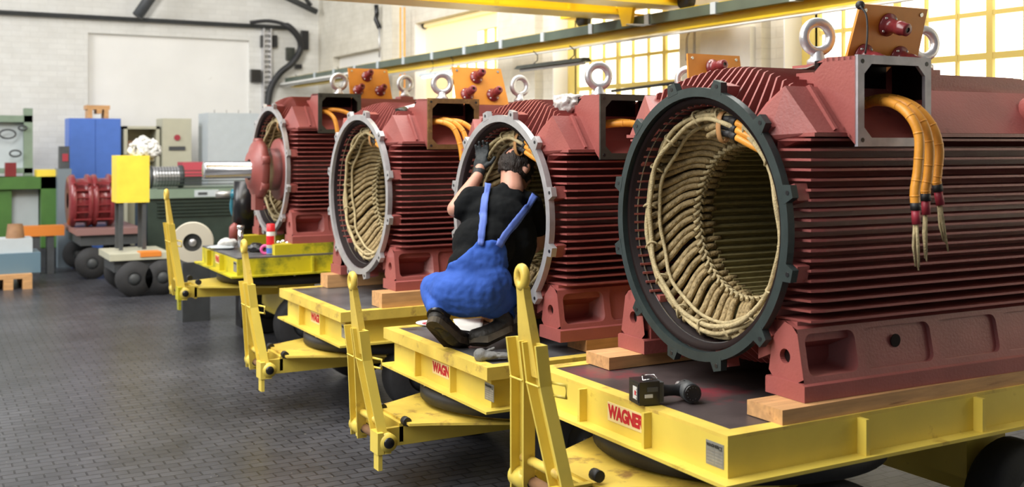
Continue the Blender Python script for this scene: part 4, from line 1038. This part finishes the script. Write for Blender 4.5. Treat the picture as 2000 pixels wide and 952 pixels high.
for q in range(5): MB().m(DGREY).box((a.x+.12+q*.18,16.1,b_.z),(a.x+.125+q*.18,16.11,b_.z+.05)).build('top_pin', parent=o)
# open shelf with clutter
a, b_ = pY(242,310,16.4), pY(312,247,16.4)
m = MB().m(BEIGE).box((a.x,16.4,0),(a.x+.05,16.85,b_.z)).box((b_.x-.05,16.4,0),(b_.x,16.85,b_.z)).box((a.x,16.4,b_.z-.04),(b_.x,16.85,b_.z)).box((a.x,16.84,0),(b_.x,16.85,b_.z)).box((a.x,16.4,a.z+.03),(b_.x,16.85,a.z+.06))
tag(m.build('open_shelf'), 'beige open shelf right of the blue cabinet holding clutter', 'shelf')
for px, py, w_, h_, ma, lab in ((256,275,.11,.20,BROWN,'brown carton left on the beige shelf'),(275,282,.10,.14,YBOX,'small yellow box in the middle of the beige shelf'),(296,275,.10,.20,DGREY,'dark box right on the beige shelf')):
    p = pY(px,300,16.45); z = a.z+.06; m = MB().m(ma).box((p.x-w_/2,16.45,z),(p.x+w_/2,16.7,z+h_)).bevel(.008,1); tag(m.build('carton'), lab, 'box', 'boxes on the beige shelf')
q_ = pY(283,296,12.4); lump('white_bag', 283, 292, (q_-EYE).dot(FW), (.17,.13,.13), PAPER, 'white bag heaped above the yellow plastic panel', 'bag', .05)
# yellow panel box on a stand
o, a, b_ = bbox(228,304,292,397,12.2,.34,YBOX,'yellow_crate','bright yellow plastic crate on a stand, left of the dark green machine','crate')
m = MB().m(DGREY)
for x in (a.x+.03,b_.x-.07):
    for y in (12.22,12.48): m.box((x,y,.48),(x+.04,y+.04,a.z))
m.build('stand_leg', parent=o)
# dark green machine with fins, light top and a wound cylinder
Yg = 14.2; a, b_ = pY(288,462,Yg), pY(470,384,Yg)
m = MB().m(DGRN).box((a.x,Yg,.0),(b_.x+.5,Yg+.9,b_.z))
for q in range(14): m.box((a.x+.12,Yg-.03,.70+q*.045),(b_.x+.5,Yg,.712+q*.045))
m.bevel(.006,1) if False else None
gm = m.build('green_machine'); tag(gm, 'long dark green ribbed machine behind the farthest trolley', 'machine')
MB().m(PGRN).box((a.x-.03,Yg-.05,b_.z),(b_.x+.5,Yg+.9,b_.z+.12)).bevel(.02,2).build('machine_top', parent=gm)
MB().m(LGREY).box((pY(378,370,Yg).x,Yg-.055,b_.z+.01),(pY(425,370,Yg).x,Yg-.045,b_.z+.10)).build('name_panel', parent=gm); MB().m(DGREY).box((pY(385,370,Yg).x,Yg-.06,b_.z+.035),(pY(403,370,Yg).x,Yg-.05,b_.z+.07)).build('dark_slot', parent=gm)
z = b_.z+.12; xa, xb = pY(290,345,Yg+.2).x, pY(358,345,Yg+.2).x
m = MB().m(DGREY).lathe([(xa,0),(xa,.15),(xa+.04,.15),(xa+.04,.13),(xb-.05,.13),(xb-.05,.15),(xb,.15),(xb,0)], (0,Yg+.25,z+.151), 'x', 28).m(GALV)
for q in range(9):
    m.lathe([(xa+.05+q*(xb-xa-.1)/9,.133),(xa+.065+q*(xb-xa-.1)/9,.136),(xa+.08+q*(xb-xa-.1)/9,.133)], (0,Yg+.25,z+.151), 'x', 24)
tag(m.build('wound_drum'), 'grey wound drum lying on top of the dark green machine', 'drum')
o, a, b_ = bbox(357,317,403,345,15.4,.35,REDS if False else mat('rose_box',(.52,.07,.10),.5),'red_box','rose red box beyond the wound drum','box'); MB().m(DGREY).box((a.x+.05,15.45,0),(b_.x-.05,15.7,a.z)).build('pedestal', parent=o)
# spindle and black housing by the shaft
p = pd(466,380,9.6); m = MB().m(BLKS).tube([p+RT*.06+UP*.12, p+RT*.06-UP*.30],[.10,.12],20).box(Vector((p.x+.0,p.y-.1,.0)),Vector((p.x+.22,p.y+.1,p.z-.25)))
o = m.build('spindle_housing'); tag(o, 'black spindle housing standing below the motor shaft', 'housing')
m = MB().m(mat('teal_gloss',(.03,.16,.22),.25)).tube(smoothpath([p-RT*.04+UP*.03,p-RT*.06-UP*.12,p-RT*.02-UP*.22,p+RT*.04-UP*.25],5),.022,10).cyl(p-RT*.06,p+RT*.01,.05,18); m.build('teal_collar', parent=o)
MB().m(ALU).cyl(p-RT*.20,p-RT*.05,.032,14).build('spindle', parent=o)
# white round flange on a low stand
p = pd(376,474,9.9); m = MB().m(mat('cream_enamel',(.60,.56,.46),.5)); Mx = frame_at(p, RT*1.0+FW*.3)
n_ = (RT*.25-FW).normalized(); u = UP; v = n_.cross(u).normalized()
def ringp(r, off): return [p+n_*off+u*r*math.cos(2*PI*j/36)+v*r*math.sin(2*PI*j/36) for j in range(36)]
m.loft([ringp(.085,.03),ringp(.185,.03),ringp(.19,-.05),ringp(.085,-.05),ringp(.085,.03)], caps=False, smooth=False)
m.m(DGREY).loft([ringp(.0,.0),ringp(.08,.0)] if False else [ringp(.001,-.02),ringp(.085,-.02)], caps=False).m(GALV).loft([ringp(.001,.01),ringp(.035,.01),ringp(.035,-.03)], caps=False)
fo = m.build('round_end_shield'); tag(fo, 'cream round end shield standing upright behind the farthest tow bar', 'end shield')
MB().m(DGREY).box(Vector((p.x-.1,p.y-.05,0)),Vector((p.x+.15,p.y+.2,p.z-.18))).build('stand', parent=fo)
# carts
def cart(pl, pr, ytop, Y, zt, dep, ma, wh, label, strip=None):
    a, b_ = pY(pl,ytop,Y), pY(pr,ytop,Y); r_ = empty('flat_cart', ((a.x+b_.x)/2,Y,0), 0, label, 'cart', 'low flat carts in the background'); bpy.context.view_layer.update()
    def pp(m, n): o = m.build(n); o.parent = r_; o.matrix_parent_inverse = r_.matrix_world.inverted(); return o
    pp(MB().m(ma).box((a.x,Y,zt-.07),(b_.x,Y+dep,zt)).bevel(.01,1), 'deck'); pp(MB().m(DGREY).box((a.x+.05,Y+.05,zt-.2),(b_.x-.05,Y+dep-.05,zt-.07)), 'chassis')
    for x in wh:
        for y in (Y+.02,Y+dep-.02):
            c = pY(x,500,Y).x; pp(MB().m(TYRE).lathe([(-.05,.07),(-.05,.19),(.05,.19),(.05,.07)],(c,y,.19),'y',24).m(DGREY).lathe([(-.04,0),(-.04,.07),(.04,.07),(.04,0)],(c,y,.19),'y',16), 'wheel')
    return r_, a, b_
c1_, a, b_ = cart(150,278,434,13.8,.60,1.3,mat('pink_grey_deck',(.26,.14,.13),.5),(180,262),'low cart carrying the two dark red end housings')
c2_, a, b_ = cart(215,332,482,12.0,.46,.8,BEIGE,(262,318),'low cart with a pale deck and an orange strip beside the upright yellow tow bar')
o = MB().m(mat('orange_beam',(.70,.22,.03),.5)).box((pY(274,480,12).x,11.99,.42),(pY(315,480,12).x,12.2,.47)).build('orange_strip', parent=None); o.parent = c2_; o.matrix_parent_inverse = c2_.matrix_world.inverted()
for px, lab in ((163,'dark red end housing standing on the cart, left one'),(206,'dark red end housing standing on the cart, right one beside the yellow crate')):
    p = pY(px,390,14.0); m = MB().m(INS).lathe([(-.14,.10),(-.14,.30),(-.10,.33),(-.07,.33),(-.07,.28),(.07,.28),(.07,.33),(.10,.33),(.14,.30),(.14,.10)],(p.x,14.35,.93),'x',30)
    for q in range(6): m.box((p.x-.1,14.1+.0,.70+q*.09),(p.x+.1,14.05,.715+q*.09))
    tag(m.build('end_housing'), lab, 'housing', 'dark red end housings on the cart')
m = MB().m(DGREY).tube([pd(206,512,14.3),pd(216,440,14.1),pd(226,352,14.0)],.035,8); tag(m.build('tow_pole'), 'dark tow pole leaning upright before the red end housings', 'pole')
# green lathe, pale green frame, stands at the far left
Yl = 15.4; a, b_ = pY(-60,430,Yl), pY(116,345,Yl)
m = MB().m(GRN).box((a.x,Yl,b_.z-.16),(b_.x,Yl+.45,b_.z)).box((pY(80,400,Yl).x,Yl,.25),(b_.x,Yl+.4,b_.z)).box((a.x,Yl+.05,.25),(a.x+.5,Yl+.4,b_.z)).m(DGREY).box((a.x,Yl,.0),(b_.x-.05,Yl+.45,.26)).m(LGREY).box((a.x+.5,Yl+.2,.26),(pY(78,400,Yl).x,Yl+.4,b_.z-.16))
o = m.build('green_lathe'); tag(o, 'green lathe bed at the far left below the pale green frame', 'lathe')
MB().m(YBOX).box((pY(73,330,Yl).x,Yl+.05,b_.z),(pY(116,330,Yl).x,Yl+.4,b_.z+.09)).build('chip_tray', parent=o)
a, b_ = pY(-60,340,15.9), pY(64,226,15.9)
m = MB().m(PGRN).box((b_.x-.11,15.9,.2),(b_.x,16.05,b_.z+.1)).box((a.x,15.9,b_.z-.09),(b_.x,16.05,b_.z)).box((a.x,15.9,a.z),(b_.x,16.05,a.z+.07)).m(LGREY).box((a.x,16.03,a.z),(b_.x-.1,16.05,b_.z-.09))
o = m.build('pale_green_frame'); tag(o, 'pale green frame rack at the far left edge', 'rack')
for x, y, r in ((15,262,.10),(44,250,.05),(30,300,.07)):
    p = pY(x,y,15.88); MB().m(DGREY).tube([p+Vector((r*math.cos(2*PI*q/14),0,r*.6*math.sin(2*PI*q/14))) for q in range(14)],.012,6,closed=True).build('wire_coil', parent=o)
o, a, b_ = bbox(10,318,32,350,15.5,.15,INS,'red_gearbox','small dark red gearbox on the green lathe','gearbox',base=pY(60,345,15.4).z)
o, a, b_ = bbox(113,330,140,432,15.2,.35,mat('blue_grey',(.17,.21,.24),.5),'grey_pedestal','blue-grey pedestal left of the blue cabinet','pedestal',base=0)
zt_ = b_.z; o, a, b_ = bbox(117,286,136,328,15.25,.2,DGREY,'switch_box','dark switch box on the blue-grey pedestal','box',base=zt_); MB().m(REDS).box((a.x+.03,15.24,zt_+.1),(a.x+.10,15.25,zt_+.2)).build('red_knob', parent=o)
o, a, b_ = bbox(48,441,126,463,14.6,.25,MATS['orange_beam'],'orange_beam','orange steel beam lying on trestles at the left','beam'); m = MB().m(DGREY)
for x in (a.x+.1,b_.x-.2): m.box((x,14.62,0),(x+.08,14.82,a.z))
m.build('trestle', parent=o)
# pallet with parts
a, b_ = pY(-70,520,13.2), pY(63,490,13.2)
m = MB().m(WOOD).box((a.x,13.2,.12),(b_.x,14.0,.17))
for q in range(4): m.box((a.x+q*(b_.x-a.x-.1)/3,13.2,0),(a.x+.1+q*(b_.x-a.x-.1)/3,14.0,.12))
tag(m.build('pallet'), 'wooden pallet on the floor at the left edge', 'pallet')
p = pY(24,480,13.5); m = MB().m(mat('steel_blue',(.12,.20,.26),.5)).box((p.x-.22,13.3,.17),(p.x+.28,13.8,.40)).bevel(.02,2); o = m.build('blue_grey_casting'); tag(o, 'blue-grey casting on the pallet', 'casting')
MB().m(LGREY).box((p.x-.15,13.35,.40),(p.x+.20,13.7,.56)).bevel(.02,2).build('upper_casting', parent=o); MB().m(BROWN).lathe([(.56,.10),(.72,.08),(.72,0)],(p.x+.03,13.5,0),'z',16).build('brown_cap', parent=o)
